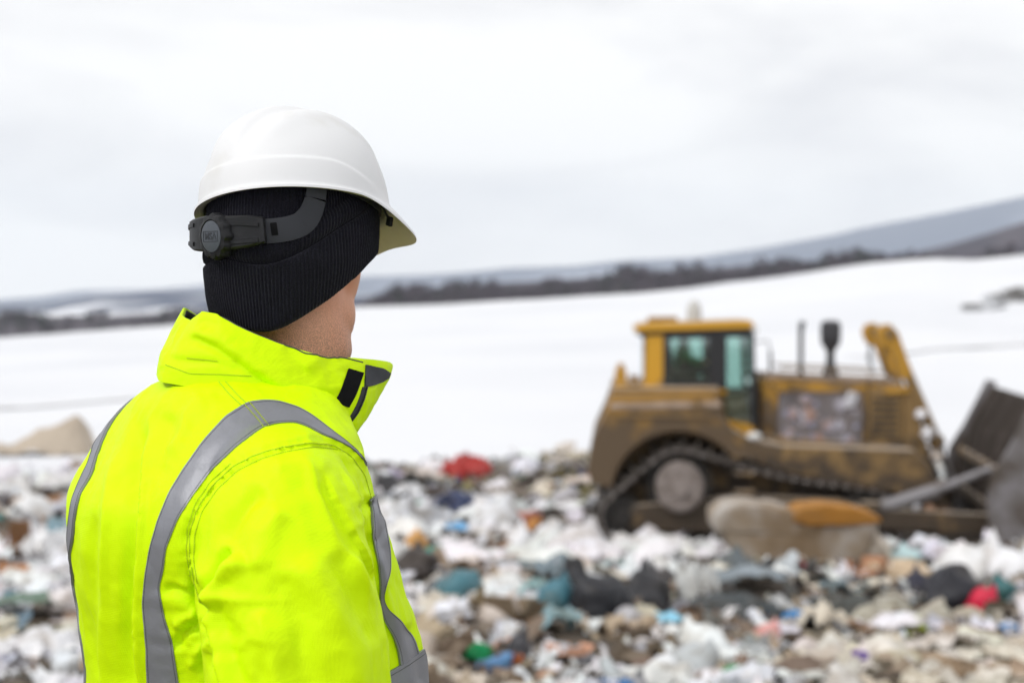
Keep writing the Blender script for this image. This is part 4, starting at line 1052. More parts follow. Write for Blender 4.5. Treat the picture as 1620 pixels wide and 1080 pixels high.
m_scr2 = mat('small_scraps', (0.5, 0.5, 0.5), 0.6, 0, 0.3); N_, L_, b_ = nodes(m_scr2)
at_ = N_.new('ShaderNodeAttribute'); at_.attribute_name = 'Col'; L_.new(at_.outputs['Color'], b_.inputs['Base Color'])
me = mesh_from('litter', PV, FF, [m_scr2])
ca = me.color_attributes.new('Col', 'FLOAT_COLOR', 'POINT'); ca.data.foreach_set('color', np.concatenate([np.array(Cc), np.ones((len(Cc), 1))], 1).ravel().astype(np.float32))
tag(link('litter', me), 'small loose scraps of plastic, paper and wood covering the tip', 'litter', kind='stuff')

# rocks and a berm in the snow far right
def on_snow(u, v):
    d = ray(u, v); t = 36.
    while t < 320:
        p = Vector((0, 0, H)) + d * t
        if p.z <= land_z(np.array([p.x]), np.array([p.y]))[0]: return p
        t += 0.5
    return Vector((0, 0, H)) + d * 200
for u, v, s, lab in ((1628, 474, 3.2, 'larger dark rock heap half buried in snow at the right edge'), (1556, 490, 1.7, 'low grey rock heap in the snow left of the larger one')):
    p = on_snow(u, v)
    V, F = ICO4; V = V * (0.7 + 0.5 * fbm(V * 1.5 + u, 4, 3, True))[:, None] * np.array([s, s * 0.7, s * 0.30])
    o = link('rock_heap', mesh_from('rock_heap', V, F, [m_rock]), None, p); tag(o, lab, 'rock heap')
# ------------------------------------------------------------------ the person in front
TY, HY = 50, 42                      # how far torso and head are turned from straight away
W0 = Vector(((370 - 810) / 1216, 1.85, H))
person = empty('person', (W0.x, W0.y, float(slope_z(W0.y))), R(-TY))
tag(person, 'person in a white hard hat, black knit cap and fluorescent yellow jacket seen from behind', 'person')
ZO = H - person.location.z           # local z = 0 of the tables below is lens height
PM = Matrix.Translation(person.location) @ Matrix.Rotation(R(-TY), 4, 'Z')
PMI = PM.inverted()
CAMP = PMI @ Vector((0, 0, H))
HM = Matrix.Translation((0.0, 0.088, ZO)) @ Matrix.Rotation(R(TY - HY), 4, 'Z')   # head frame in person space
def lray(u, v): return (PMI.to_3x3() @ ray(u, v)).normalized()
def lproj(V): 
    V4 = np.concatenate([V, np.ones((len(V), 1))], 1) @ np.array(PM).T
    return project(V4[:, :3])

def ellipsoid(mb, c, r, M=None, sub=3):
    V, F = ICO3 if sub == 3 else ICO4
    return mb.add([(c[0] + v[0] * r[0], c[1] + v[1] * r[1], c[2] + v[2] * r[2]) for v in V], F, M)
def interp_rows(rows, n):
    rows = np.array(rows, float); s = np.linspace(0, len(rows) - 1, n); i = np.clip(s.astype(int), 0, len(rows) - 2); f = (s - i)[:, None]
    g = lambda k: rows[np.clip(k, 0, len(rows) - 1)]
    a, b, c, d = g(i - 1), g(i), g(i + 1), g(i + 2)
    return 0.5 * (2 * b + (c - a) * f + (2 * a - 5 * b + 4 * c - d) * f ** 2 + (3 * b - a - 3 * c + d) * f ** 3)
def remeshed(mb, voxel, smooth_it=6, factor=0.5):
    me = mesh_from('tmp', mb.v, mb.f)
    o = link('tmp', me)
    m = o.modifiers.new('r', 'REMESH'); m.mode = 'VOXEL'; m.voxel_size = voxel; m.use_smooth_shade = True
    if smooth_it:
        s = o.modifiers.new('s', 'SMOOTH'); s.iterations = smooth_it; s.factor = factor
    dg = bpy.context.evaluated_depsgraph_get(); ev = o.evaluated_get(dg); em = ev.to_mesh()
    V = np.empty(len(em.vertices) * 3); em.vertices.foreach_get('co', V); F = [tuple(p.vertices) for p in em.polygons]
    ev.to_mesh_clear(); bpy.data.objects.remove(o); bpy.data.meshes.remove(me)
    return V.reshape(-1, 3), F
def normals(V, F):
    me = mesh_from('tmpn', V, F); N = np.empty(len(V) * 3); me.vertex_normals.foreach_get('vector', N); bpy.data.meshes.remove(me)
    return N.reshape(-1, 3)

# --- materials
m_skin = mat('skin', (0.50, 0.27, 0.19), 0.5, 0, 0.35)
N_, L_, b_ = nodes(m_skin)
b_.inputs['Subsurface Weight'].default_value = 0.12; b_.inputs['Subsurface Radius'].default_value = (0.012, 0.005, 0.003); b_.inputs['Subsurface Scale'].default_value = 0.6
tc_ = N_.new('ShaderNodeTexCoord'); sp_ = N_.new('ShaderNodeSeparateXYZ'); L_.new(tc_.outputs['Object'], sp_.inputs[0])
st = N_.new('ShaderNodeTexNoise'); st.inputs['Scale'].default_value = 800; st.inputs['Detail'].default_value = 2; L_.new(tc_.outputs['Object'], st.inputs['Vector'])
st2 = N_.new('ShaderNodeTexNoise'); st2.inputs['Scale'].default_value = 26; st2.inputs['Detail'].default_value = 4; L_.new(tc_.outputs['Object'], st2.inputs['Vector'])
jr_ = N_.new('ShaderNodeMapRange'); jr_.inputs['From Min'].default_value = ZO + 0.015; jr_.inputs['From Max'].default_value = ZO - 0.055; L_.new(sp_.outputs['Z'], jr_.inputs['Value'])
sr_ = N_.new('ShaderNodeMapRange'); sr_.inputs['From Min'].default_value = 0.42; sr_.inputs['From Max'].default_value = 0.60; L_.new(st.outputs[0], sr_.inputs['Value'])
mm_ = N_.new('ShaderNodeMath'); mm_.operation = 'MULTIPLY'; L_.new(jr_.outputs[0], mm_.inputs[0]); L_.new(sr_.outputs[0], mm_.inputs[1])
m3_ = N_.new('ShaderNodeMath'); m3_.operation = 'MULTIPLY'; m3_.inputs[1].default_value = 0.65; L_.new(mm_.outputs[0], m3_.inputs[0])
rr_ = N_.new('ShaderNodeMix'); rr_.data_type = 'RGBA'; rr_.inputs['A'].default_value = (0.66, 0.30, 0.175, 1); rr_.inputs['B'].default_value = (0.78, 0.42, 0.28, 1); L_.new(st2.outputs[0], rr_.inputs['Factor'])
xx_ = N_.new('ShaderNodeMix'); xx_.data_type = 'RGBA'; xx_.inputs['B'].default_value = (0.16, 0.10, 0.06, 1); L_.new(m3_.outputs[0], xx_.inputs['Factor']); L_.new(rr_.outputs['Result'], xx_.inputs['A']); L_.new(xx_.outputs['Result'], b_.inputs['Base Color'])
bp_ = N_.new('ShaderNodeBump'); bp_.inputs['Strength'].default_value = 0.25; bp_.inputs['Distance'].default_value = 0.0006
pn_ = N_.new('ShaderNodeTexNoise'); pn_.inputs['Scale'].default_value = 700; L_.new(tc_.outputs['Object'], pn_.inputs['Vector']); L_.new(pn_.outputs[0], bp_.inputs['Height']); L_.new(bp_.outputs[0], b_.inputs['Normal'])

def cloth_mat(name, col, rough, wave=900, bump=0.25, c2=None):
    m = mat(name, col, rough, 0, 0.4); N, L, b = nodes(m)
    tc = N.new('ShaderNodeTexCoord')
    w1 = N.new('ShaderNodeTexWave'); w1.inputs['Scale'].default_value = wave / 6.28; w1.bands_direction = 'Z'; L.new(tc.outputs['Object'], w1.inputs['Vector'])
    w2 = N.new('ShaderNodeTexWave'); w2.inputs['Scale'].default_value = wave / 6.28; w2.bands_direction = 'X'; L.new(tc.outputs['Object'], w2.inputs['Vector'])
    ad = N.new('ShaderNodeMath'); ad.operation = 'ADD'; L.new(w1.outputs['Fac'], ad.inputs[0]); L.new(w2.outputs['Fac'], ad.inputs[1])
    n = N.new('ShaderNodeTexNoise'); n.inputs['Scale'].default_value = 22; n.inputs['Detail'].default_value = 6; L.new(tc.outputs['Object'], n.inputs['Vector'])
    n3 = N.new('ShaderNodeTexNoise'); n3.inputs['Scale'].default_value = 70; n3.inputs['Detail'].default_value = 3; L.new(tc.outputs['Object'], n3.inputs['Vector'])
    bp = N.new('ShaderNodeBump'); bp.inputs['Strength'].default_value = bump; bp.inputs['Distance'].default_value = 0.0004; L.new(ad.outputs[0], bp.inputs['Height'])
    bq = N.new('ShaderNodeBump'); bq.inputs['Strength'].default_value = 0.5; bq.inputs['Distance'].default_value = 0.004; L.new(n.outputs[0], bq.inputs['Height']); L.new(bp.outputs[0], bq.inputs['Normal'])
    br = N.new('ShaderNodeBump'); br.inputs['Strength'].default_value = 0.25; br.inputs['Distance'].default_value = 0.0012; L.new(n3.outputs[0], br.inputs['Height']); L.new(bq.outputs[0], br.inputs['Normal'])
    L.new(br.outputs[0], b.inputs['Normal'])
    return m
m_hiviz = cloth_mat('fluorescent_yellow_cloth', (0.60, 0.96, 0.0), 0.55)
m_hiviz.node_tree.nodes['Principled BSDF'].inputs['Specular IOR Level'].default_value = 0.12
N_, L_, b_ = nodes(m_hiviz); tc_ = N_.new('ShaderNodeTexCoord')
n_ = N_.new('ShaderNodeTexNoise'); n_.inputs['Scale'].default_value = 9; n_.inputs['Detail'].default_value = 9; n_.inputs['Roughness'].default_value = .7; L_.new(tc_.outputs['Object'], n_.inputs['Vector'])
r_ = N_.new('ShaderNodeMapRange'); r_.inputs['From Min'].default_value = .60; r_.inputs['From Max'].default_value = .80; r_.inputs['To Max'].default_value = .35; L_.new(n_.outputs[0], r_.inputs['Value'])
x_ = N_.new('ShaderNodeMix'); x_.data_type = 'RGBA'; x_.inputs['A'].default_value = (0.66, 0.95, 0.0, 1); x_.inputs['B'].default_value = (0.54, 0.70, 0.01, 1); L_.new(r_.outputs[0], x_.inputs['Factor']); L_.new(x_.outputs['Result'], b_.inputs['Base Color'])
m_tape = cloth_mat('grey_reflective_tape', (0.235, 0.24, 0.265), 0.42, 1500, 0.12); m_tape.node_tree.nodes['Principled BSDF'].inputs['Metallic'].default_value = 0.25
m_thread = mat('grey_thread', (0.07, 0.08, 0.06), 0.8); m_ythread = mat('dull_yellow_thread', (0.44, 0.57, 0.01), 0.8)
m_lining = cloth_mat('charcoal_lining', (0.035, 0.038, 0.045), 0.7, 1200, 0.4)
m_velcro = mat('black_hook_tape', (0.008, 0.008, 0.009), 0.95, 0, 0.1)
m_zip = mat('black_zip', (0.012, 0.012, 0.014), 0.4)
m_knit = mat('black_navy_knit', (0.010, 0.010, 0.015), 0.95, 0, 0.15, 0.08)
N_, L_, b_ = nodes(m_knit); tc_ = N_.new('ShaderNodeTexCoord'); n_ = N_.new('ShaderNodeTexNoise'); n_.inputs['Scale'].default_value = 900; n_.inputs['Detail'].default_value = 3
L_.new(tc_.outputs['Object'], n_.inputs['Vector']); bp_ = N_.new('ShaderNodeBump'); bp_.inputs['Strength'].default_value = 0.8; bp_.inputs['Distance'].default_value = 0.0008; L_.new(n_.outputs[0], bp_.inputs['Height']); L_.new(bp_.outputs[0], b_.inputs['Normal'])
cr_ = N_.new('ShaderNodeMapRange'); cr_.inputs['From Min'].default_value = 0.45; cr_.inputs['From Max'].default_value = 0.75; L_.new(n_.outputs[0], cr_.inputs['Value'])
x_ = N_.new('ShaderNodeMix'); x_.data_type = 'RGBA'; x_.inputs['A'].default_value = (0.004, 0.004, 0.007, 1); x_.inputs['B'].default_value = (0.022, 0.022, 0.034, 1); L_.new(cr_.outputs[0], x_.inputs['Factor']); L_.new(x_.outputs['Result'], b_.inputs['Base Color'])
m_hat = mat('white_helmet_plastic', (0.73, 0.735, 0.74), 0.6, 0, 0.5); noisy(m_hat, (0.64, 0.635, 0.605), 14, 0.56, 0.8, 6, bump=0.03, bscale=300, bdist=0.0005)
m_hatin = mat('cream_helmet_underside', (0.74, 0.70, 0.52), 0.5); noisy(m_hatin, (0.66, 0.60, 0.44), 30, 0.5, 0.75)  # yellowed plastic, with light bounced off the jacket also put into the colour
m_plast = mat('dark_grey_plastic', (0.010, 0.0105, 0.012), 0.5, 0, 0.3); noisy(m_plast, (0.022, 0.022, 0.025), 60, 0.5, 0.75, bump=0.1, bscale=500, bdist=0.0004)
m_strap = mat('grey_strap_plastic', (0.026, 0.028, 0.034), 0.45, 0, 0.3); noisy(m_strap, (0.018, 0.019, 0.022), 40, 0.5, 0.75, bump=0.1, bscale=700, bdist=0.0003)
m_disc = mat('slate_grey_disc', (0.060, 0.070, 0.085), 0.5); noisy(m_disc, (0.045, 0.053, 0.063), 120, 0.5, 0.7)
m_boot = mat('dark_boot_leather', (0.03, 0.025, 0.02), 0.6)

# --- body: one continuous surface (head, neck, trunk, arms, hands, legs)
bd = MB()
for c, r in (((0, -.005, .115), (.078, .098, .10)), ((0, .045, .05), (.064, .058, .088)), ((0, .034, -.018), (.066, .056, .058)), ((0, .078, -.034), (.028, .020, .022)),
             ((.039, .050, .045), (.028, .032, .036)), ((-.039, .050, .045), (.028, .032, .036)), ((0, .082, .088), (.052, .020, .018)),
             ((.012, .100, .042), (.009, .012, .009)), ((-.012, .100, .042), (.009, .012, .009)), ((0, .084, .012), (.022, .011, .007)), ((0, .082, .000), (.019, .011, .008)),
             ((.081, -.005, .055), (.012, .028, .034)), ((-.081, -.005, .055), (.012, .028, .034))):
    ellipsoid(bd, c, r, HM)
bd.tube([HM @ Vector(p) for p in ((0, .090, .092), (0, .100, .068), (0, .108, .046))], [.008, .010, .0115], 14)
bd.tube([HM @ Vector(p) for p in ((0, -.07, -.22), (0, -.025, -.14), (0, .013, -.06), (0, .004, .04))], [.078, .071, .071, .068], 28)
for zz, rx, ry, cy in ((-.25, .17, .09, -.02), (-.36, .15, .105, -.01), (-.5, .14, .1, 0), (-.64, .155, .105, 0), (-.75, .16, .115, 0)):
    ellipsoid(bd, (0, cy, ZO + zz), (rx, ry, .12))
hands = []
for s in (-1, 1):
    arm = [(s * .17, -.04, -.21), (s * .235, -.055, -.34), (s * .265, -.045, -.47), (s * .27, .02, -.57), (s * .255, .12, -.68), (s * .235, .20, -.77)]
    if s < 0: arm = [(-.16, -.02, -.21), (-.20, .03, -.34), (-.215, .10, -.47), (-.213, .17, -.57), (-.20, .27, -.66), (-.185, .345, -.70)]
    bd.tube([(x, y, ZO + z) for x, y, z in arm], [.055, .05, .043, .042, .036, .028], 18)
    w = Vector((s * .235, .20, ZO - .77)) if s > 0 else Vector((-.185, .345, ZO - .70)); d = Vector((-s * .05, .30, -.36)).normalized(); side = Vector((0, .77, .64)); nrm = d.cross(side).normalized()
    # palm, four fingers of different length curling inwards, and the thumb leaving the side of the palm
    Mp = Matrix((( *side, 0), (*nrm, 0), (*d, 0), (0, 0, 0, 1))).transposed().inverted().transposed() if False else Matrix(((side.x, nrm.x, d.x, 0), (side.y, nrm.y, d.y, 0), (side.z, nrm.z, d.z, 0), (0, 0, 0, 1)))
    palm = w + d * .05
    ellipsoid(bd, (0, 0, 0), (.040, .016, .052), Matrix.Translation(palm) @ Mp)
    for k, (off, ln) in enumerate(((-.029, .062), (-.010, .074), (.010, .080), (.028, .072))):
        p = w + d * .085 + side * off; pts_ = [p]; a = 0.25
        for q in range(3):
            a += 0.42 + 0.05 * k; pts_.append(pts_[-1] + (d * math.cos(a) - nrm * s * math.sin(a)) * ln / 3)
        bd.tube([p - d * .02] + pts_, [.0095, .0095, .0088, .008, .0065], 10)
    t0_ = w + d * .028 + side * .034
    bd.tube([t0_, t0_ + side * .022 + d * .022, t0_ + side * .032 + d * .048 - nrm * s * .006, t0_ + side * .030 + d * .070 - nrm * s * .016], [.013, .0115, .010, .0075], 10)
    leg = [(s * .09, 0, -.78), (s * .10, .01, -.95), (s * .105, .015, -1.13), (s * .11, -.01, -1.30), (s * .115, -.02, -1.49)]
    bd.tube([(x, y, ZO + z) for x, y, z in leg], [.09, .078, .058, .055, .042], 20)
    ellipsoid(bd, (s * .12, .05, ZO - 1.53), (.042, .12, .035))
V, F = remeshed(bd, 0.0042, 7, 0.5)
Hi = np.array(HM.inverted()); Vh = (np.concatenate([V, np.ones((len(V), 1))], 1) @ Hi.T)[:, :3]
Nn = normals(V, F); dd = np.zeros(len(V))
for ex in (-.031, .031): dd -= 0.009 * np.exp(-((Vh[:, 0] - ex) ** 2 / .018 ** 2 + (Vh[:, 1] - .085) ** 2 / .04 ** 2 + (Vh[:, 2] - .066) ** 2 / .011 ** 2))
dd -= 0.004 * np.exp(-((Vh[:, 0]) ** 2 / .024 ** 2 + (Vh[:, 1] - .098) ** 2 / .02 ** 2 + (Vh[:, 2] - .006) ** 2 / .0022 ** 2))
# tendon and soft folds of the neck
dd += 0.0022 * fbm(Vh * np.array([22, 22, 9]), 3, 4) * (Vh[:, 2] < 0.05)
V = V + Nn * dd[:, None]
body = link('body', mesh_from('body', V, F, [m_skin]), person)
for ex in (-.031, .031):
    e = MB(); ellipsoid(e, (ex, .082, .066), (.0118, .0118, .0118), HM)
    e.build('eye', mat('eye_white', (0.75, 0.74, 0.72), 0.2), person, 0, True)

# --- jacket
DX = -.012
ring_tab = [(-.085, .075, .080, .060), (-.105, .108, .112, .024), (-.125, .143, .122, .010), (-.150, .178, .128, .000), (-.178, .205, .138, -.008), (-.21, .222, .150, -.016),
            (-.25, .232, .168, -.020), (-.30, .229, .181, -.006), (-.36, .223, .190, .014), (-.43, .218, .200, .036), (-.50, .220, .203, .044), (-.60, .240, .208, .034), (-.70, .250, .205, .024), (-.80, .250, .202, .018)]
rt = interp_rows(ring_tab, 60); nu = 96
def ring_pt(row, a, ex=2.25):
    z, hw, hd, cy = row
    c, s = math.cos(a), math.sin(a); k = (abs(c) ** ex + abs(s) ** ex) ** (-1 / ex)
    return (hw * c * k, cy + DX * smooth(-.2, -.4, z) + hd * s * k, ZO + z)
tv = [ring_pt(r, 2 * math.pi * k / nu) for r in rt for k in range(nu)]
tf_ = grid_faces(nu, len(rt), True) + [tuple(range(nu)), tuple(range(len(rt) * nu - 1, (len(rt) - 1) * nu - 1, -1))]
def fix(mb):
    me = mesh_from('x', mb.v, mb.f); bm = bmesh.new(); bm.from_mesh(me); bmesh.ops.recalc_face_normals(bm, faces=bm.faces)
    mb.v = [tuple(v.co) for v in bm.verts]; mb.f = [tuple(v.index for v in f.verts) for f in bm.faces]; bm.free(); bpy.data.meshes.remove(me); return mb
def sleeve(mb, s):
    arm = interp_rows([(.150, -.030, -.205, .070), (.195, -.050, -.245, .088), (.230, -.064, -.32, .097), (.250, -.064, -.40, .101), (.263, -.056, -.49, .100), (.275, -.015, -.575, .094), (.268, .06, -.64, .082), (.25, .135, -.71, .070), (.238, .185, -.765, .060)], 30)
    if s < 0: arm = interp_rows([(.145, -.020, -.205, .068), (.180, -.010, -.25, .080), (.205, .030, -.32, .086), (.215, .070, -.40, .088), (.218, .110, -.48, .086), (.215, .160, -.56, .082), (.21, .21, -.62, .074), (.20, .27, -.66, .066), (.19, .32, -.69, .058)], 30)
    return mb.tube([(s * a[0], a[1], ZO + a[2]) for a in arm], [a[3] for a in arm], 40)
mT = MB(); mT.add(tv, tf_); fix(mT)
mJ = MB(); mJ.add(tv, tf_); sleeve(mJ, 1); sleeve(mJ, -1); fix(mJ)

def seg_dist(u, v, poly):
    """signed distance, along-fraction for pixel arrays to a polyline"""
    best = np.full(len(u), 1e9); sg = np.zeros(len(u)); al = np.zeros(len(u)); L_ = 0; ls = []
    for i in range(len(poly) - 1): ls.append(math.dist(poly[i], poly[i + 1]))
    T_ = sum(ls); acc = 0
    for i in range(len(poly) - 1):
        ax, ay = poly[i]; bx, by = poly[i + 1]; dx, dy = bx - ax, by - ay; l2 = dx * dx + dy * dy
        t = np.clip(((u - ax) * dx + (v - ay) * dy) / l2, 0, 1)
        ex, ey = u - ax - t * dx, v - ay - t * dy; d = np.hypot(ex, ey)
        m = d < best; best = np.where(m, d, best); sg = np.where(m, np.sign(dx * ey - dy * ex), sg); al = np.where(m, (acc + t * ls[i]) / T_, al); acc += ls[i]
    return best * sg, al
# folds: (line over the cloth as the camera sees it, half width px, height mm (negative = valley), asymmetry)
FOLDS = [
 ([(222, 640), (214, 720), (206, 800), (200, 900), (196, 1000), (196, 1090)], 17, -7.0, 0.5),
 ([(240, 655), (229, 740), (222, 840), (221, 950), (226, 1090)], 8, 4.0, 0.0),
 ([(188, 700), (170, 800), (166, 900), (165, 1000), (168, 1090)], 7, 3.2, 0.0),
 ([(150, 800), (145, 900), (148, 1000), (152, 1090)], 9, -3.0, 0.0),
 ([(268, 650), (262, 700), (246, 760)], 12, -3.0, 0.0),
 ([(330, 625), (300, 660), (270, 730)], 12, 2.6, 0.0),
 # creases running from the armpit to the back tape
 ([(320, 955), (300, 940), (278, 930), (256, 932)], 7, -4.5, 0.0), ([(318, 968), (298, 975), (276, 992)], 8, 4.0, 0.0), ([(326, 985), (306, 992), (288, 1006), (280, 1030)], 7, -4.5, 0.0),
 ([(332, 1010), (314, 1030), (300, 1060)], 9, 3.5, 0.0),
 # back of the sleeve
 ([(304, 905), (312, 935), (319, 958), (328, 995), (337, 1035), (347, 1095)], 6, -9.0, 0.5),
 ([(358, 860), (346, 890), (333, 925), (318, 955)], 9, -7.5, 0.6), ([(392, 880), (364, 900), (342, 930), (324, 962)], 12, 6.5, 0.0),
 ([(324, 962), (336, 1000), (352, 1040), (368, 1090)], 10, 4.5, 0.0), ([(340, 945), (362, 1010), (385, 1080)], 16, -4.5, 0.0),
 ([(420, 770), (390, 800), (366, 838), (352, 870)], 14, -4.0, 0.0), ([(450, 800), (420, 850), (400, 910)], 22, 3.5, 0.0),
 # long soft folds down the front of the sleeve
 ([(474, 716), (494, 762), (514, 808), (540, 860), (566, 912), (592, 960)], 10, 4.2, 0.0), ([(500, 760), (530, 830), (560, 895)], 9, -3.2, 0.0),
 ([(535, 718), (552, 760), (566, 800), (578, 845), (590, 890)], 6, -4.5, 0.7), ([(540, 725), (562, 790), (583, 850), (596, 905), (612, 965), (630, 1030)], 7, 4.5, 0.0),
 ([(470, 880), (505, 940), (540, 1010), (560, 1080)], 26, 4.5, 0.0), ([(440, 900), (470, 980), (490, 1080)], 24, -4.5, 0.0), ([(410, 960), (425, 1020), (440, 1085)], 16, 3.5, 0.0),
 ([(520, 870), (560, 950), (590, 1030)], 14, -3.5, 0.0),
 ([(586, 790), (575, 800), (560, 812)], 7, -3.5, 0.0), ([(430, 740), (480, 735), (520, 748)], 16, 2.5, 0.0),
 # shoulder seam puckers and chest
 ([(560, 712), (576, 735), (588, 765)], 6, 2.5, 0.0), ([(618, 840), (630, 880), (640, 930)], 9, 2.5, 0.0), ([(640, 985), (652, 1030), (660, 1080)], 8, -2.5, 0.0),
 # armhole seam: a narrow welt
 ([(303, 905), (297, 870), (300, 835), (312, 800), (335, 765), (368, 735), (400, 718), (440, 706), (490, 698), (530, 702), (560, 722), (580, 755), (590, 795)], 4.5, -2.6, 0.0),
]
# overlaps: (line, mm raised right of it, fall-off px, mm sunk left of it, fall-off px)
STEPS = [([(303, 870), (306, 905), (313, 938), (320, 960), (330, 1000), (344, 1060), (352, 1100)], 10.0, 60, 9.0, 13),
         ([(236, 650), (227, 720), (222, 800), (219, 900), (220, 980), (225, 1100)], 6.0, 26, 6.5, 24),
         ([(300, 860), (306, 822), (324, 785), (352, 752), (388, 730), (430, 713), (480, 703), (528, 708), (556, 726)], 3.2, 26, 2.6, 8),
         ([(352, 872), (342, 900), (332, 930), (320, 958)], 7.0, 22, 5.0, 12),
         ([(505, 745), (530, 800), (556, 850), (580, 900), (600, 950)], 4.0, 22, 4.0, 18)]
def displace(V, F):
    N = normals(V, F); u, v = lproj(V)
    C = np.array(CAMP); vd = C - V; vd /= np.linalg.norm(vd, axis=1)[:, None]; fac = smooth(-0.05, 0.25, (N * vd).sum(1))
    d = np.zeros(len(V))
    for poly, w, h, asy in FOLDS:
        s, al = seg_dist(u, v, poly)
        w_ = w * (1 + 0.25 * np.sin(al * 9 + w))
        g = np.exp(-(s / w_) ** 2) if asy == 0 else np.exp(-(s / np.where(s > 0, w_ * (1 - asy * 0.6), w_ * (1 + asy))) ** 2)
        end = smooth(-0.001, 0.16, al) * (1 - smooth(0.80, 1.001, al)) if poly[-1][1] < 1070 else smooth(-0.001, 0.16, al)
        d += 1.9 * h * 1e-3 * g * end * fac
    for poly, a_r, l_r, a_l, l_l in STEPS:
        s, al = seg_dist(u, v, poly)
        prof_ = np.where(s < 0, a_r * np.exp(-np.abs(s) / l_r), -a_l * np.exp(-np.abs(s) / l_l))
        end = smooth(-0.001, 0.2, al) * (1 if poly[-1][1] > 1085 else 1 - smooth(0.82, 1.001, al))
        # no influence past the ends of the line
        e0 = (u - poly[0][0]) * (poly[1][0] - poly[0][0]) + (v - poly[0][1]) * (poly[1][1] - poly[0][1])
        d += prof_ * 1e-3 * end * fac * (e0 > 0)
    # unseen sides get their own soft vertical folds
    P = V * np.array([1, 1, 0.28]); back = 1 - fac
    d += 0.0075 * fbm(P * 11, 3, 41, True) * (0.22 + 0.78 * back) * smooth(ZO - .12, ZO - .3, V[:, 2])
    d += 0.0045 * fbm(V * np.array([13, 13, 8]), 3, 43) + 0.0022 * fbm(V * np.array([30, 30, 16]), 4, 47, True)
    # sharp little creases gather near the armpit and the elbow
    g = np.exp(-(((u - 330) / 95) ** 2 + ((v - 985) / 80) ** 2)); g2 = np.exp(-(((u - 585) / 40) ** 2 + ((v - 820) / 90) ** 2))
    d += 0.0055 * (g + g2) * fac * fbm(V * np.array([26, 26, 46]) + 5, 3, 53, True)
    # puckers along the armhole seam
    s_, al_ = seg_dist(u, v, FOLDS[-1][0]); d += 0.0011 * np.exp(-(s_ / 9) ** 2) * np.sin(al_ * 150 + 2 * np.sin(al_ * 31)) * fac
    return V + N * d[:, None]
VT, FT = remeshed(mT, 0.0065, 6); VT = displace(VT, FT)
VJ, FJ = remeshed(mJ, 0.0040, 9, 0.5); VJ = displace(VJ, FJ)
bT = BVHTree.FromPolygons([tuple(v) for v in VT.tolist()], FT)
bJ = BVHTree.FromPolygons([tuple(v) for v in VJ.tolist()], FJ)
jacket = link('jacket', mesh_from('jacket', VJ, FJ, [m_hiviz]), person)

# --- collar: stand-up storm collar all the way round, wide open at the front
CY = .07
def tab(phi, T): return np.interp(phi, [t[0] for t in T], [t[1] for t in T])
ZT = [(-180, -.098), (-150, -.094), (-120, -.075), (-90, -.050), (-60, -.024), (-37, -.012), (-18, -.022), (0, -.028), (14, -.016), (26, -.019), (45, -.038), (65, -.056), (90, -.074), (110, -.077), (130, -.082), (150, -.088), (180, -.098)]
ZB = [(-180, -.190), (-130, -.170), (-90, -.140), (-60, -.098), (-37, -.088), (0, -.102), (45, -.112), (65, -.130), (90, -.152), (120, -.172), (150, -.186), (180, -.190)]
nphi, nrow = 260, 26
CV = []
for j in range(nrow):
    t = j / (nrow - 1)
    for i in range(nphi):
        ph = -180 + 360 * i / nphi; a = R(ph)
        ct = (1 - math.cos(a)) / 2                   # 0 back, 1 front
        bb = .170 * (1 - ct) + .072 * ct; bt = .134 * (1 - ct) + .166 * ct
        B = np.array([.117 * math.sin(a), CY - bb * math.cos(a), ZO + tab(ph, ZB)])
        T = np.array([.106 * math.sin(a), CY - bt * math.cos(a), ZO + tab(ph, ZT)])
        out = np.array([math.sin(a), -math.cos(a), 0])
        bulge = (.003 * (1 - ct) + .008 * ct + .002) * math.sin(math.pi * t) ** 0.8
        CV.append(B * (1 - t) + T * t + out * bulge)
CV = np.array(CV); CF = grid_faces(nphi, nrow, True)
CN = normals(CV, CF)
u_, v_ = lproj(CV); C = np.array(CAMP); vd = C - CV; vd /= np.linalg.norm(vd, axis=1)[:, None]; fac = smooth(-0.05, 0.3, (CN * vd).sum(1) * np.sign((CN * np.array([CV[:, 0], CV[:, 1] - CY, CV[:, 2] * 0]).T).sum(1)))
outd = np.stack([CV[:, 0], CV[:, 1] - CY, CV[:, 0] * 0], 1); outd /= np.linalg.norm(outd, axis=1)[:, None]
fac = smooth(-0.05, 0.3, (outd * vd).sum(1)); d = np.zeros(len(CV))
for poly, w, h in [([(288, 540), (310, 537), (340, 552), (368, 571), (398, 593), (430, 614), (455, 637)], 6, -6.0), ([(292, 528), (318, 524), (350, 536), (385, 560), (425, 592), (460, 622)], 10, 5.0),
                   ([(262, 566), (300, 572), (345, 573), (385, 590)], 5, -2.5), ([(345, 496), (352, 520), (372, 540)], 8, 3.0), ([(318, 505), (330, 525)], 8, -3.0),
                   ([(480, 585), (505, 560), (520, 562)], 12, 3.0), ([(470, 640), (500, 625), (540, 630)], 12, -2.5), ([(450, 545), (470, 580), (500, 610)], 12, -2.5), ([(256, 545), (262, 585)], 6, 2.0), ([(275, 500), (270, 560)], 8, -2.0)]:
    s, al = seg_dist(u_, v_, poly); d += h * 1e-3 * np.exp(-(s / w) ** 2) * smooth(0, .15, al) * (1 - smooth(.85, 1, al)) * fac
d += 0.0035 * fbm(CV * 16, 3, 77) + 0.0020 * fbm(CV * 40, 3, 78, True)
CV = CV + outd * d[:, None]
collar_out = CV.copy()
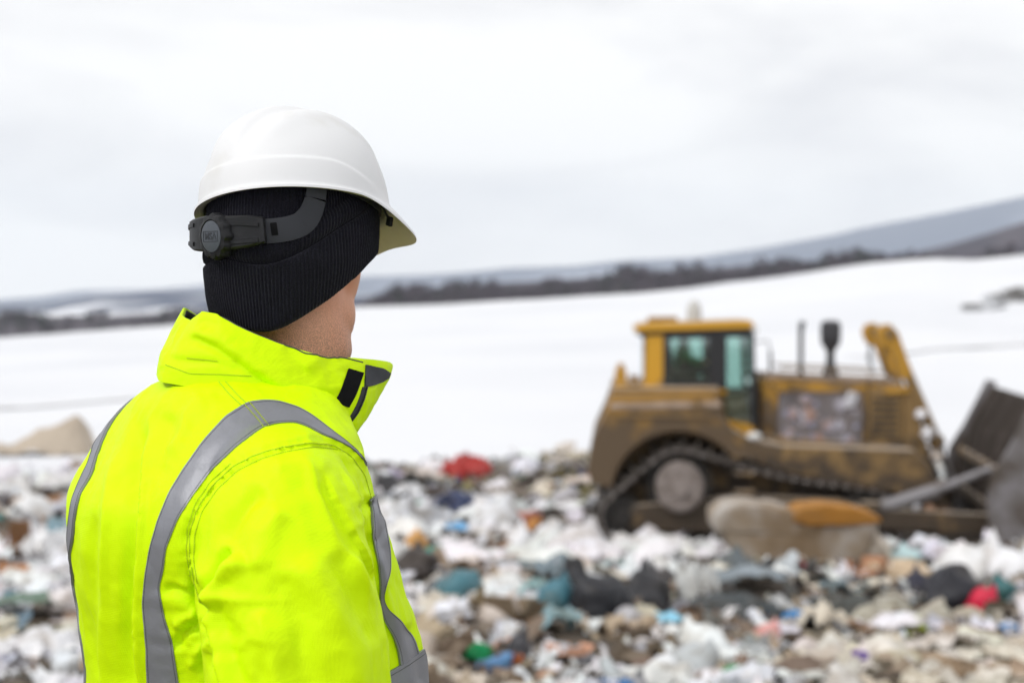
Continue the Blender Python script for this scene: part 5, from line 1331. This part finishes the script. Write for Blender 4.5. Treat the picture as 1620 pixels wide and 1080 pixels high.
# rolled top edge then back down inside
hem = []; 
Tt = CV[-nphi:]
for k, (o_, dz_) in enumerate(((-.0012, .0022), (-.004, .0022), (-.0055, -.001))): hem.append(Tt - outd[-nphi:] * -o_ * -1 * 1.0 if False else Tt + outd[-nphi:] * o_ + np.array([0, 0, dz_]))
allv = np.concatenate([CV] + hem)
collar = link('collar', mesh_from('collar', allv, grid_faces(nphi, nrow + 3, True), [m_hiviz]), jacket)
inn = np.concatenate([hem[-1]] + [CV[(nrow - 1 - j) * nphi:(nrow - j) * nphi] - outd[(nrow - 1 - j) * nphi:(nrow - j) * nphi] * .0085 - np.array([0, 0, .0015]) for j in range(1, nrow - 2)])
link('collar_lining', mesh_from('collar_lining', inn, [f[::-1] for f in grid_faces(nphi, len(inn) // nphi, True)], [m_lining]), jacket)
bC = BVHTree.FromPolygons([tuple(v) for v in allv.tolist()], grid_faces(nphi, nrow + 3, True))

# --- things sewn onto the cloth: laid on the real surface
def on_cloth(u, v, mode='jacket', last=None):
    d = lray(u, v)
    best = None
    if mode in ('jacket', 'torso'):
        h = bJ.ray_cast(CAMP, d)
        if mode == 'torso' and h[0] is not None:
            n = bT.find_nearest(h[0])
            if n[3] > 0.010: h = (None,) * 4
        if h[0] is None:
            h = bT.ray_cast(CAMP, d)
        best = h
    elif mode == 'collar': best = bC.ray_cast(CAMP, d)
    if best[0] is not None and (last is None or (best[0] - last).length < 0.09): return best[0], best[1] if best[1].dot(d) < 0 else -best[1]
    ref = last if last is not None else CAMP + d * 1.85
    p = CAMP + d * (ref - CAMP).dot(d)
    n = (bC if mode == 'collar' else bT if mode == 'torso' else bJ).find_nearest(p)
    nn = n[1] if n[1].dot(d) < 0.3 else -n[1]
    return n[0], nn
def resample(poly, n):
    poly = [Vector(p) for p in poly]; L = [0]
    for a, b in zip(poly, poly[1:]): L.append(L[-1] + (b - a).length)
    s = np.linspace(0, L[-1], n); P = np.array([tuple(p) for p in poly])
    return np.stack([np.interp(s, L, P[:, k]) for k in range(2)], 1)
def smooth_line(P, k=3):
    for _ in range(k): P[1:-1] = (P[:-2] + 2 * P[1:-1] + P[2:]) / 4
    return P
def patch(name, A, B, mt, parent, mode='jacket', off=.0016, nu=None, nv=14, thick=.0012, relax=2):
    """strip of cloth between two edge lines"""
    nu = nu or int(max(20, sum(math.dist(a, b) for a, b in zip(A, A[1:])) / 4))
    A = smooth_line(resample(A, nu)); B = smooth_line(resample(B, nu)); P = np.zeros((nv, nu, 3)); NN = np.zeros((nv, nu, 3)); last = None
    for i in range(nu):
        l = last
        for j in range(nv):
            t = j / (nv - 1); p, n = on_cloth(*(A[i] * (1 - t) + B[i] * t), mode, l); P[j, i] = p; NN[j, i] = n
            if j == nv // 2: last = p
    for _ in range(relax):
        Q = P.copy(); Q[:, 1:-1] = (P[:, :-2] + 2 * P[:, 1:-1] + P[:, 2:]) / 4; P = Q.copy(); Q[1:-1] = (P[:-2] + 2 * P[1:-1] + P[2:]) / 4; P = Q
        M_ = NN.copy(); M_[:, 1:-1] = (NN[:, :-2] + 2 * NN[:, 1:-1] + NN[:, 2:]) / 4; NN = M_
    NN /= np.linalg.norm(NN, axis=2)[:, :, None] + 1e-9
    top = (P + NN * off).reshape(-1, 3); bot = (P + NN * (off - thick - .002)).reshape(-1, 3); m = nu * nv
    F = grid_faces(nu, nv); F2 = [tuple(i + m for i in reversed(f)) for f in F]
    rim = list(range(nu)) + [nu * j + nu - 1 for j in range(1, nv)] + [nu * (nv - 1) + i for i in range(nu - 2, -1, -1)] + [nu * j for j in range(nv - 2, 0, -1)]
    F3 = [(rim[(k + 1) % len(rim)], rim[k], rim[k] + m, rim[(k + 1) % len(rim)] + m) for k in range(len(rim))]
    me = mesh_from(name, np.concatenate([top, bot]), F + F2 + F3, [mt]); bm = bmesh.new(); bm.from_mesh(me); bmesh.ops.recalc_face_normals(bm, faces=bm.faces); bm.to_mesh(me); bm.free()
    me.set_sharp_from_angle(angle=R(60))
    o = link(name, me, parent)
    # stitching just inside both edges
    st_ = MB()
    for j, mt_ in ((1, 0), (nv - 2, 0)):
        line = (P + NN * (off + .0002))[j]
        for a in range(0, nu - 1):
            for q in (0.1, 0.6):
                p0 = line[a] * (1 - q) + line[a + 1] * q; p1 = line[a] * (1 - q - .3) + line[a + 1] * (q + .3)
                st_.cyl(p0, p1, .00042, n=4, cap=False)
    return o, st_
def seam(name, poly, mode='jacket', r=.0005, mt=None, parent=None, off=.0007, dashed=True, step=3.0):
    n = int(max(6, sum(math.dist(a, b) for a, b in zip(poly, poly[1:])) / step)); L = smooth_line(resample(poly, n)); pts_ = []; last = None
    for q in L:
        p, nn = on_cloth(q[0], q[1], mode, last); last = p; pts_.append(np.array(p + nn * off))
    mb = MB()
    for a, b in zip(pts_, pts_[1:]): mb.cyl(a, a * .3 + b * .7 if dashed else b, r, n=5, cap=False)
    return mb.build(name, mt or m_ythread, parent or jacket)
# tape from the small of the back over the near shoulder and down the chest
LE = [(236, 1150), (233, 1080), (231, 1022), (225, 956), (229, 911), (237, 867), (250, 822), (268, 778), (290, 742), (321, 698), (357, 658), (392, 636), (416, 633), (439, 634), (472, 644), (493, 656), (519, 676), (549, 699), (570, 718), (584, 737)]
RE = [(292, 1150), (283, 1080), (272, 1010), (261, 978), (252, 929), (259, 902), (263, 867), (281, 822), (303, 787), (332, 747), (374, 707), (412, 678), (430, 671), (445, 669), (466, 668), (487, 675), (510, 688), (534, 697), (556, 709), (578, 731)]
t1, s1 = patch('reflective_tape', LE, RE, m_tape, jacket, nv=16)
s1.build('stitching', m_thread, t1)
LE2 = [(584, 790), (586, 811), (588, 852), (598, 898), (600, 930), (599, 955), (606, 980), (620, 1005), (628, 1030), (632, 1060), (640, 1110)]
RE2 = [(596, 780), (602, 803), (614, 868), (615, 901), (609, 925), (604, 945), (612, 962), (633, 984), (653, 1009), (661, 1036), (672, 1074), (684, 1120)]
t2, s2 = patch('reflective_tape', LE2, RE2, m_tape, jacket, 'torso', nv=12, off=.0038); s2.build('stitching', m_thread, t2)
LE3 = [(181, 670), (163, 697), (134, 738), (113, 773), (110, 804), (113, 835), (117, 862)]
RE3 = [(182, 674), (174, 697), (157, 732), (143, 773), (132, 809), (124, 840), (119, 866)]
# the same tape over the far shoulder: the near one mirrored across the back and laid on the cloth again
mv = np.array([v.co[:] for v in t1.data.vertices]); half = len(mv) // 2; nvv = 16; nuu = half // nvv
TP = np.zeros((nvv, nuu, 3)); TN_ = np.zeros((nvv, nuu, 3))
for j in range(nvv):
    for i in range(nuu):
        q = mv[j * nuu + i]; h = bJ.find_nearest(Vector((-q[0] + .078 * math.exp(-((q[2] - (ZO - .245)) / .075) ** 2) - .055 * float(smooth(ZO - .31, ZO - .40, q[2])), q[1] - .02, q[2])))
        TP[j, i] = h[0]; TN_[j, i] = h[1]
for _ in range(4):
    for A_ in (TP, TN_):
        Q_ = A_.copy(); Q_[:, 1:-1] = (A_[:, :-2] + 2 * A_[:, 1:-1] + A_[:, 2:]) / 4; A_[:] = Q_; Q_[1:-1] = (A_[:-2] + 2 * A_[1:-1] + A_[2:]) / 4; A_[:] = Q_
TN_ /= np.linalg.norm(TN_, axis=2)[:, :, None]
tp_ = (TP + TN_ * .0032).reshape(-1, 3); bt3 = (TP - TN_ * .001).reshape(-1, 3); m_ = half
F_ = grid_faces(nuu, nvv); rim_ = list(range(nuu)) + [nuu * j + nuu - 1 for j in range(1, nvv)] + [nuu * (nvv - 1) + i for i in range(nuu - 2, -1, -1)] + [nuu * j for j in range(nvv - 2, 0, -1)]
me = mesh_from('reflective_tape', np.concatenate([tp_, bt3]), F_ + [tuple(i + m_ for i in reversed(f)) for f in F_] + [(rim_[(k + 1) % len(rim_)], rim_[k], rim_[k] + m_, rim_[(k + 1) % len(rim_)] + m_) for k in range(len(rim_))], [m_tape])
bm = bmesh.new(); bm.from_mesh(me); bmesh.ops.recalc_face_normals(bm, faces=bm.faces); bm.to_mesh(me); bm.free()
t3 = link('reflective_tape', me, jacket); s3 = MB()
for j in (1, nvv - 2):
    ln_ = (TP + TN_ * .0034)[j]
    for a in range(nuu - 1): s3.cyl(ln_[a], ln_[a] * .3 + ln_[a + 1] * .7, .00042, n=4, cap=False)
s3.build('stitching', m_thread, t3)
t4, s4 = patch('reflective_tape', [(590, 1072), (612, 1062), (640, 1046), (667, 1026)], [(600, 1140), (625, 1130), (655, 1112), (690, 1090)], m_tape, jacket, 'torso', nv=12, off=.0046); s4.build('stitching', m_thread, t4)
seam('shoulder_seam', [(346, 604), (364, 625), (386, 645), (410, 672)]); seam('shoulder_seam', [(356, 603), (376, 625), (398, 646), (421, 670)])
seam('shoulder_seam', [(386, 640), (404, 660), (418, 678)], off=.0022, r=.0006); seam('shoulder_seam', [(394, 637), (412, 658), (426, 676)], off=.0022, r=.0006)
AH = [(306, 915), (300, 880), (301, 840), (313, 802), (337, 767), (370, 737), (403, 720), (442, 708), (490, 700), (528, 704), (556, 722), (577, 752), (588, 790)]
seam('armhole_seam', AH, r=.0005, dashed=False); seam('armhole_seam', [(x + 7, y + 7) for x, y in AH[:-3]]); seam('armhole_seam', [(x - 5, y - 4) for x, y in AH[:6]])
seam('sleeve_seam', [(306, 915), (312, 935), (318, 955)], r=.0006)
CS = [(250, 588), (270, 596), (297, 603), (347, 605), (404, 610), (427, 622), (454, 637), (487, 652), (510, 668), (528, 684)]
seam('collar_seam', [(262, 577), (300, 591), (350, 592), (398, 595)], 'collar'); seam('collar_seam', [(296, 566), (345, 571)], 'collar')
seam('collar_seam', [(536, 683), (552, 652), (567, 622), (579, 590), (580, 579)], 'collar', r=.0006)
seam('collar_seam', [(470, 637), (498, 641), (496, 655)], 'collar')
seam('collar_edge_binding', [(351, 494), (380, 505), (400, 516), (432, 531), (462, 548), (482, 559), (512, 562), (546, 566), (574, 573)], 'collar', r=.0011, mt=m_thread, dashed=False, off=.0)
# hook tape, zip and folded-out lining at the collar front
o_, s_ = patch('hook_tape', [(551, 583), (545, 600), (538, 620), (528, 637)], [(574, 590), (569, 606), (562, 625), (551, 644)], m_velcro, collar, 'collar', off=.0022, nv=8, relax=1)
o_, s_ = patch('hook_tape', [(517, 673), (520, 676)], [(526, 672), (528, 680)], m_velcro, collar, 'collar', off=.003, nv=4, relax=0)
o_, s_ = patch('zip_tape', [(573, 612), (568, 630), (558, 652), (544, 670), (531, 682)], [(581, 613), (576, 632), (566, 654), (550, 674), (534, 686)], m_lining, collar, 'collar', off=.0014, nv=5, relax=1)
zt = MB(); last = None
for q in resample([(579, 612), (574, 630), (564, 652), (550, 671), (534, 686)], 34):
    p, n = on_cloth(q[0], q[1], 'collar', last); last = p; zt.box(p + n * .0022, (.0026, .0018, .0013), (0, 0, R(30)))
zt.build('zip_teeth', m_zip, o_)
o_, s_ = patch('lining_flap', [(578, 577), (592, 580), (606, 583), (616, 590)], [(576, 612), (588, 611), (600, 606), (613, 598)], m_lining, collar, 'collar', off=.0026, nv=12, relax=2)

# --- trousers and boots, below the picture
tm = MB()
ellipsoid(tm, (0, 0.0, ZO - .80), (.19, .15, .13))
for s in (-1, 1):
    tm.tube([(s * .09, 0, ZO - .80), (s * .105, .01, ZO - .96), (s * .11, .015, ZO - 1.14), (s * .115, -.01, ZO - 1.32), (s * .12, -.015, ZO - 1.49)], [.115, .10, .085, .08, .078], 24)
fix(tm); TV, TF = remeshed(tm, .010, 5); TN = normals(TV, TF); TV = TV + TN * (0.008 * fbm(TV * np.array([9, 9, 14]), 3, 61, True))[:, None]
link('trousers', mesh_from('trousers', TV, TF, [m_trous]), person)
for s in (-1, 1):
    bt_ = MB(); ellipsoid(bt_, (s * .12, .055, ZO - 1.525), (.052, .145, .048)); bt_.tube([(s * .12, -.03, ZO - 1.54), (s * .12, -.03, ZO - 1.36)], [.056, .060], 20); fix(bt_)
    BV, BF = remeshed(bt_, .008, 4); BV[:, 2] = np.maximum(BV[:, 2], ZO - 1.552); bo = link('boot', mesh_from('boot', BV, BF, [m_boot]), person)
    MB().prism([(-.085, ZO - 1.575), (.205, ZO - 1.575), (.21, ZO - 1.55), (-.09, ZO - 1.55)], -.05, .05).build('sole', m_velcro, bo, .006).matrix_local = Matrix.Translation((s * .12, 0, 0)) @ Matrix.Rotation(R(90), 4, 'Z')

# --- knit cap
BA, BB = .0955, .1165
ZBt = [(0, -.030), (20, -.040), (45, -.040), (65, -.022), (90, .012), (115, .045), (138, .066), (160, .076), (180, .080)]
ZCt = [(0, .052), (25, .044), (45, .046), (70, .066), (90, .092), (110, .118), (130, .134), (180, .146)]
ncol, rows = 150 * 6, []
phi = np.linspace(0, 360, ncol, endpoint=False); pa = np.minimum(phi, 360 - phi); ph = np.radians(phi)
zb, zc = np.interp(pa, *zip(*ZBt)), np.interp(pa, *zip(*ZCt))
k_ = np.hanning(141); k_ /= k_.sum(); zb = np.convolve(np.concatenate([zb[-70:], zb, zb[:70]]), k_, 'valid'); zc = np.convolve(np.concatenate([zc[-70:], zc, zc[:70]]), k_, 'valid')
zc = zc + .0025 * np.sin(ph * 5 + 1); zb = zb + .001 * np.sin(ph * 7)
def cap_row(z, off, rib=1.0, wob=0.0):
    z = np.broadcast_to(z, phi.shape).astype(float)
    kz = np.sqrt(np.clip(1 - (np.clip(z - .105, 0, None) / .118) ** 2, .0001, 1)) * (1 - .10 * np.clip((.05 - z) / .07, 0, 1.2) * (0.35 + 0.65 * (np.cos(ph) > -0.2)))
    r_ = 1.0 * kz
    x, y = BA * r_ * np.sin(ph), -BB * r_ * np.cos(ph)
    n = np.stack([np.sin(ph), -np.cos(ph)], 1)
    P3 = np.stack([x * 30, y * 30, z * 30], 1)
    rb = rib * .00075 * np.cos(150 * ph + 1.4 * fbm(np.stack([np.cos(ph) * 3, np.sin(ph) * 3, z * 14], 1), 2, 3)) + .0022 * wob * fbm(P3 * .7, 3, 9) + .0006 * fbm(P3 * 3, 2, 10)
    return np.stack([x + n[:, 0] * (off + rb), y + n[:, 1] * (off + rb), z], 1)
rows += [cap_row(zb + .014, -.006, 0), cap_row(zb + .004, -.0035, .3), cap_row(zb + .0004, .000, .6), cap_row(zb - .0003, .0030, .8), cap_row(zb + .0018, .0058)]
for t in np.linspace(.05, .95, 20): rows.append(cap_row(zb * (1 - t) + zc * t, .0072 + .0022 * math.sin(math.pi * t), 1, 1))
rows += [cap_row(zc - .001, .0072, .8, 1), cap_row(zc + .0008, .005, .5, 1), cap_row(zc + .0002, .0012, .4, 1), cap_row(zc + .0022, .0022, .5, 1)]
for t, o in ((.006, .0058), (.012, .0072), (.018, .0074), (.024, .0060), (.028, .0030), (.030, .0006)): rows.append(cap_row(zc + t, o, 1, 1.3))
zt_ = zc + .032
for t in np.linspace(0, 1, 16)[1:]: rows.append(cap_row(zt_ * (1 - t) + np.maximum(.2225, zt_ + .001) * t, .0010 + .002 * math.sin(math.pi * t), 1 - t * .7, 1.5))
HV = np.concatenate(rows); HV4 = np.concatenate([HV, np.ones((len(HV), 1))], 1) @ np.array(HM).T
beanie = link('knit_cap', mesh_from('knit_cap', HV4[:, :3], grid_faces(ncol, len(rows), True) + [tuple(range((len(rows) - 1) * ncol, len(rows) * ncol))], [m_knit]), person)

# --- hard hat
TILT = Matrix.Translation((0.003, .006, .117)) @ Euler((R(-7.5), R(-12.0), 0)).to_matrix().to_4x4()
HH = HM @ TILT
hat = MB(); nu = 200
RA, RB, RH = .1155, .131, .137
aa = np.linspace(0, 2 * math.pi, nu, endpoint=False); sn, cs = np.sin(aa), -np.cos(aa)      # 0 = back, +x near side
front_ = smooth(0.05, 0.75, cs)
def shell_row(z, extra=0.0):
    """outer surface of the dome at height z"""
    k = max(0.0, 1 - (max(z, 0) / RH) ** 2.18) ** (1 / 2.18)
    x, y = RA * k * sn, RB * k * cs
    zs = .036 - .034 * smooth(-.3, .75, cs)
    step = .0030 * (1 - smooth(zs - .0012, zs + .0022, np.full(nu, z))) + .0010 * np.exp(-((z - zs - .001) / .0016) ** 2)
    step *= 1 - smooth(.5, .9, cs)
    return np.stack([x + sn * (step + extra), y + cs * (step + extra), np.full(nu, z)], 1)
def crest(P):
    X_, Y_, Z_ = P[:, 0], P[:, 1], P[:, 2]; w = smooth(.035, .10, Z_)
    b = .0052 * (1 - smooth(.022, .034, np.abs(X_))) - .0030 * np.exp(-((np.abs(X_) - .041) / .008) ** 2) + .0045 * np.exp(-((np.abs(X_) - .066) / .014) ** 2) * smooth(.05, .09, Z_)
    n = np.stack([X_ / RA ** 2, Y_ / RB ** 2, Z_ / RH ** 2], 1); n /= np.linalg.norm(n, axis=1)[:, None]
    return P + n * (b * w * (1 - smooth(.07, .11, Y_) * .5))[:, None]
rows = []
th = np.concatenate([np.linspace(0.02, .9, 34), np.linspace(.91, 1, 26)[0:]])
for t in th:
    z = RH * (1 - t ** 2.18) ** (1 / 2.18) if t < 1 else 0
    rows.append(crest(shell_row(max(z, .0))) if z > .004 else shell_row(max(z, .004)))
BEx, BEy = RA + .0085, .164
def brim_row(s, dz_=0.0, inset=0.0):
    """s = 0 at the wall of the dome, 1 at the edge of rim and brim"""
    ey = np.where(cs > 0, BEy, RB + .0085); k = (np.abs(sn) ** 2.7 + np.abs(cs) ** 2.7) ** (-1 / 2.7) * np.where(cs > 0, 1, 1) ; k = np.where(cs > 0, k, 1)
    ex, eyy = (BEx - inset) * sn * (1 + (k - 1) * .8), (ey - inset) * cs * k
    x, y = (RA + .002) * sn * (1 - s) + ex * s, (RB + .002) * cs * (1 - s) + eyy * s
    ext = np.clip(np.hypot(ex, eyy) - np.hypot(RA * sn, RB * cs) - .0085, 0, None)
    z = -.0035 * s - .80 * ext * s ** 1.25 - 1.0 * (x ** 2) * s * smooth(0, .7, cs) + dz_
    return np.stack([x, y, z], 1)
for s in (.12, .3, .5, .7, .85, .95): rows.append(brim_row(s, .001))
rows += [brim_row(.992, .0), brim_row(1.0, -.0014), brim_row(.992, -.0028)]
n_out = len(rows)
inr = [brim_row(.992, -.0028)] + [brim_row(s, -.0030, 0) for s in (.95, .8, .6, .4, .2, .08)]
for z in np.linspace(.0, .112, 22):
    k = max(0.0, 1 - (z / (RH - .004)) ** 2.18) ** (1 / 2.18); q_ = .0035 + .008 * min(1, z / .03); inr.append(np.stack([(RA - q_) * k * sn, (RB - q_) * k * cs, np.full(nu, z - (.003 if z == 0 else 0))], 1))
def place(name, rows_, mt, parent, cap_first=False, cap_last=False, flip=False):
    P = np.concatenate(rows_); P4 = np.concatenate([P, np.ones((len(P), 1))], 1) @ np.array(HH).T
    F = grid_faces(nu, len(rows_), True)
    if cap_first: F.append(tuple(range(nu)))
    if cap_last: F.append(tuple(range((len(rows_) - 1) * nu, len(rows_) * nu)))
    me = mesh_from(name, P4[:, :3], F, [mt]); bm = bmesh.new(); bm.from_mesh(me); bmesh.ops.recalc_face_normals(bm, faces=bm.faces)
    if flip: bmesh.ops.reverse_faces(bm, faces=bm.faces)
    bm.to_mesh(me); bm.free(); return link(name, me, parent), P4[:, :3], F
helmet, hp_, hf_ = place('hard_hat', rows, m_hat, person, cap_first=True)
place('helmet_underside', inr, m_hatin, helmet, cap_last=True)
bH = BVHTree.FromPolygons([tuple(v) for v in hp_.tolist()], hf_)
# vent slots near the crest
for x, y in ((.029, .035), (.029, .052), (.029, .018), (-.029, .035), (-.029, .052), (-.029, .018)):
    o = HH @ Vector((x * 1.3, y, .2)); h = bH.ray_cast(o, (HH.to_3x3() @ Vector((0, 0, -1))))
    if h[0] is not None:
        q = h[1].to_track_quat('Z', 'Y'); M = Matrix.Translation(h[0] + h[1] * .0002) @ q.to_matrix().to_4x4()
        mb = MB(); mb.add([(.0016 * math.cos(a), .0052 * math.sin(a), .0) for a in np.linspace(0, 6.283, 16, endpoint=False)] + [(.0016 * math.cos(a), .0052 * math.sin(a), -.002) for a in np.linspace(0, 6.283, 16, endpoint=False)], [tuple(range(16))] + [(k, k + 16, (k + 1) % 16 + 16, (k + 1) % 16) for k in range(16)], M)
        mb.build('vent_slot', m_velcro, helmet)

# --- suspension: ratchet knob, housing, straps on the cap, clips under the shell
def strip(name, path, width, off, thick, mt, parent, n=40, nv=7, taper=None, sag=0.0):
    """flexible strap wrapped round the cap; path of (phi deg, z) in the head frame"""
    P = np.array(path, float); s = np.linspace(0, len(P) - 1, n); c = np.stack([np.interp(s, range(len(P)), P[:, k]) for k in range(2)], 1); c = smooth_line(c, 10)
    pos = lambda f, z, o: np.array([(BA + o) * math.sin(R(f)), -(BB + o) * math.cos(R(f)), z])
    G = []; 
    for i in range(n):
        p = pos(*c[i], 0); q = pos(*c[min(i + 1, n - 1)], 0) - pos(*c[max(i - 1, 0)], 0); q /= np.linalg.norm(q)
        f = R(c[i][0]); nr = np.array([math.sin(f), -math.cos(f), 0]); up = np.cross(q, nr); up /= np.linalg.norm(up)
        if up[2] < 0 and abs(up[2]) > .2: up = -up
        w = width if taper is None else width * np.interp(i / (n - 1), *zip(*taper))
        prof_ = [(-.5, 0), (-.5, .8), (-.44, 1), (.44, 1), (.5, .8), (.5, 0)]
        G.append([p + nr * (off + thick * b) + up * w * a for a, b in prof_])
    V = [tuple(HM @ Vector(g)) for row in G for g in row]; m = 6
    F = [(i * m + j, i * m + (j + 1) % m, (i + 1) * m + (j + 1) % m, (i + 1) * m + j) for i in range(n - 1) for j in range(m)] + [tuple(range(m)), tuple(range((n - 1) * m, n * m))]
    me = mesh_from(name, V, F, [mt]); bm = bmesh.new(); bm.from_mesh(me); bmesh.ops.recalc_face_normals(bm, faces=bm.faces); bm.to_mesh(me); bm.free(); me.set_sharp_from_angle(angle=R(35))
    return link(name, me, parent)
KZ = .084
sus = strip('ratchet_housing', [(-38, KZ + .003), (-15, KZ), (15, KZ), (40, KZ + .004)], .046, .010, .014, m_plast, helmet, 50, taper=[(0, .62), (.12, .78), (.5, 1), (.88, .86), (1, .70)])
for s in (1, -1):
    strip('strap', [(s * 30, KZ + .002), (s * 44, KZ + .003), (s * 54, KZ + .006), (s * 62, KZ + .012), (s * 67, KZ + .024), (s * 70, KZ + .040), (s * 71.5, KZ + .057), (s * 72, KZ + .075)], .031, .0075, .0022, m_strap, helmet, 60, taper=[(0, 1), (.5, 1.0), (1, .80)])
    strip('headband', [(s * 92, .150), (s * 112, .140), (s * 128, .132), (s * 150, .126), (s * 179, .124)], .024, .010, .002, m_strap, helmet, 50)
    strip('housing_ridge', [(s * 14, KZ + .012), (s * 26, KZ + .012), (s * 37, KZ + .010)], .005, .0235, .0022, m_plast, sus, 20)
    strip('housing_ridge', [(s * 14, KZ - .012), (s * 26, KZ - .011), (s * 37, KZ - .009)], .005, .0235, .0022, m_plast, sus, 20)
    strip('strap_slot', [(s * 43, KZ + .005), (s * 47, KZ + .006)], .016, .0092, .0016, m_velcro, helmet, 12)
kn = MB(); prof_ = []
nk = 96
kv = []
for r, y in ((.0, .0), (.0245, .0), (.0275, .002), (.0285, .006), (.0285, .014), (.0265, .018), (.0215, .0195), (.0205, .0180), (.0, .0180)):
    for k in range(nk):
        a = 2 * math.pi * k / nk; rr = r + (.0012 * max(-1, min(1, 2.2 * math.cos(12 * a))) if .024 < r < .0287 else 0)
        kv.append((rr * math.cos(a), -y, rr * math.sin(a)))
KM = HM @ Matrix.Translation((.016, -(BB + .0075), KZ - .003)) @ Matrix.Rotation(R(3), 4, 'X')
kn.add(kv, grid_faces(nk, 9, True), KM)
knob = kn.build('ratchet_knob', m_plast, helmet, 0, True)
MB().add([(.0198 * math.cos(a) if j < 2 else .0185 * math.cos(a), -(.0175, .0190, .0197)[j], .0198 * math.sin(a) if j < 2 else .0185 * math.sin(a)) for j in range(3) for a in np.linspace(0, 2 * math.pi, 64, endpoint=False)], grid_faces(64, 3, True) + [tuple(range(128, 192))], KM).build('knob_disc', m_disc, knob, 0, True)
# raised lettering in a frame on the disc
tcu = bpy.data.curves.new('lettering', 'FONT'); tcu.body = 'MSA'; tcu.size = .0125; tcu.align_x = 'CENTER'; tcu.align_y = 'CENTER'; tcu.extrude = .0003; tcu.offset = .0002
to = bpy.data.objects.new('tmp_text', tcu); COL.objects.link(to)
dg = bpy.context.evaluated_depsgraph_get(); tme = bpy.data.meshes.new_from_object(to.evaluated_get(dg)); bpy.data.objects.remove(to)
m_mark = mat('embossed_mark', (0.022, 0.026, 0.033), 0.5); tme.materials.clear(); tme.materials.append(m_mark)
tme.transform(KM @ Matrix.Translation((0, -.0199, 0)) @ Matrix.Rotation(R(90), 4, 'X'))
link('lettering', tme, knob)
fb = MB()
for c, d_ in (((0, -.0198, .0064), (.0305, .0006, .0009)), ((0, -.0198, -.0064), (.0305, .0006, .0009)), ((-.0150, -.0198, 0), (.0009, .0006, .012)), ((.0150, -.0198, 0), (.0009, .0006, .012))):
    q = MB().box(c, d_); fb.add(q.v, q.f, KM)
fb.build('lettering_frame', m_mark, knob)
# dark clips and webbing ends under the brim, on the near side and the far side
for s in (1, -1):
    for k, (f, z, sz) in enumerate(((98, .143, .012), (106, .140, .010), (114, .137, .010), (124, .134, .009))):
        p = HM @ Vector(((BA + .014) * math.sin(R(f * s)), -(BB + .014) * math.cos(R(f * s)), z))
        MB().box(p, (sz, .005, .008), (R(10 * k), R(20), R(-f * s + 30))).build('suspension_clip', m_plast, helmet, .001)
    MB().tube([HM @ Vector(p) for p in ((s * .095, .060, .138), (s * .096, .078, .122), (s * .090, .092, .110))], [.0018, .0014, .0018], 8).build('suspension_cord', m_plast, helmet)
    MB().box(HM @ Vector((s * .090, .094, .106)), (.010, .006, .013), (0, R(15), 0)).build('suspension_key', m_plast, helmet, .0015)
# ------------------------------------------------------------------ air: far hills fade; part of their haze blue sits in their base colours
hz = MB(); zt0, zb0 = 560.0, -140.0
hz.box((0, 0, (zt0 + zb0) / 2), (15000, 15000, zt0 - zb0))
m_haze = bpy.data.materials.new('haze'); m_haze.use_nodes = True
N_, L_ = m_haze.node_tree.nodes, m_haze.node_tree.links; N_.clear()
_o = N_.new('ShaderNodeOutputMaterial'); _v = N_.new('ShaderNodeVolumePrincipled')
_v.inputs['Color'].default_value = (0.87, 0.935, 1.0, 1); _v.inputs['Density'].default_value = 0.00011; _v.inputs['Anisotropy'].default_value = 0.2
L_.new(_v.outputs[0], _o.inputs['Volume'])
tag(hz.build('haze', m_haze), 'thin bluish winter haze over the snowfields and hills', 'haze', kind='stuff')
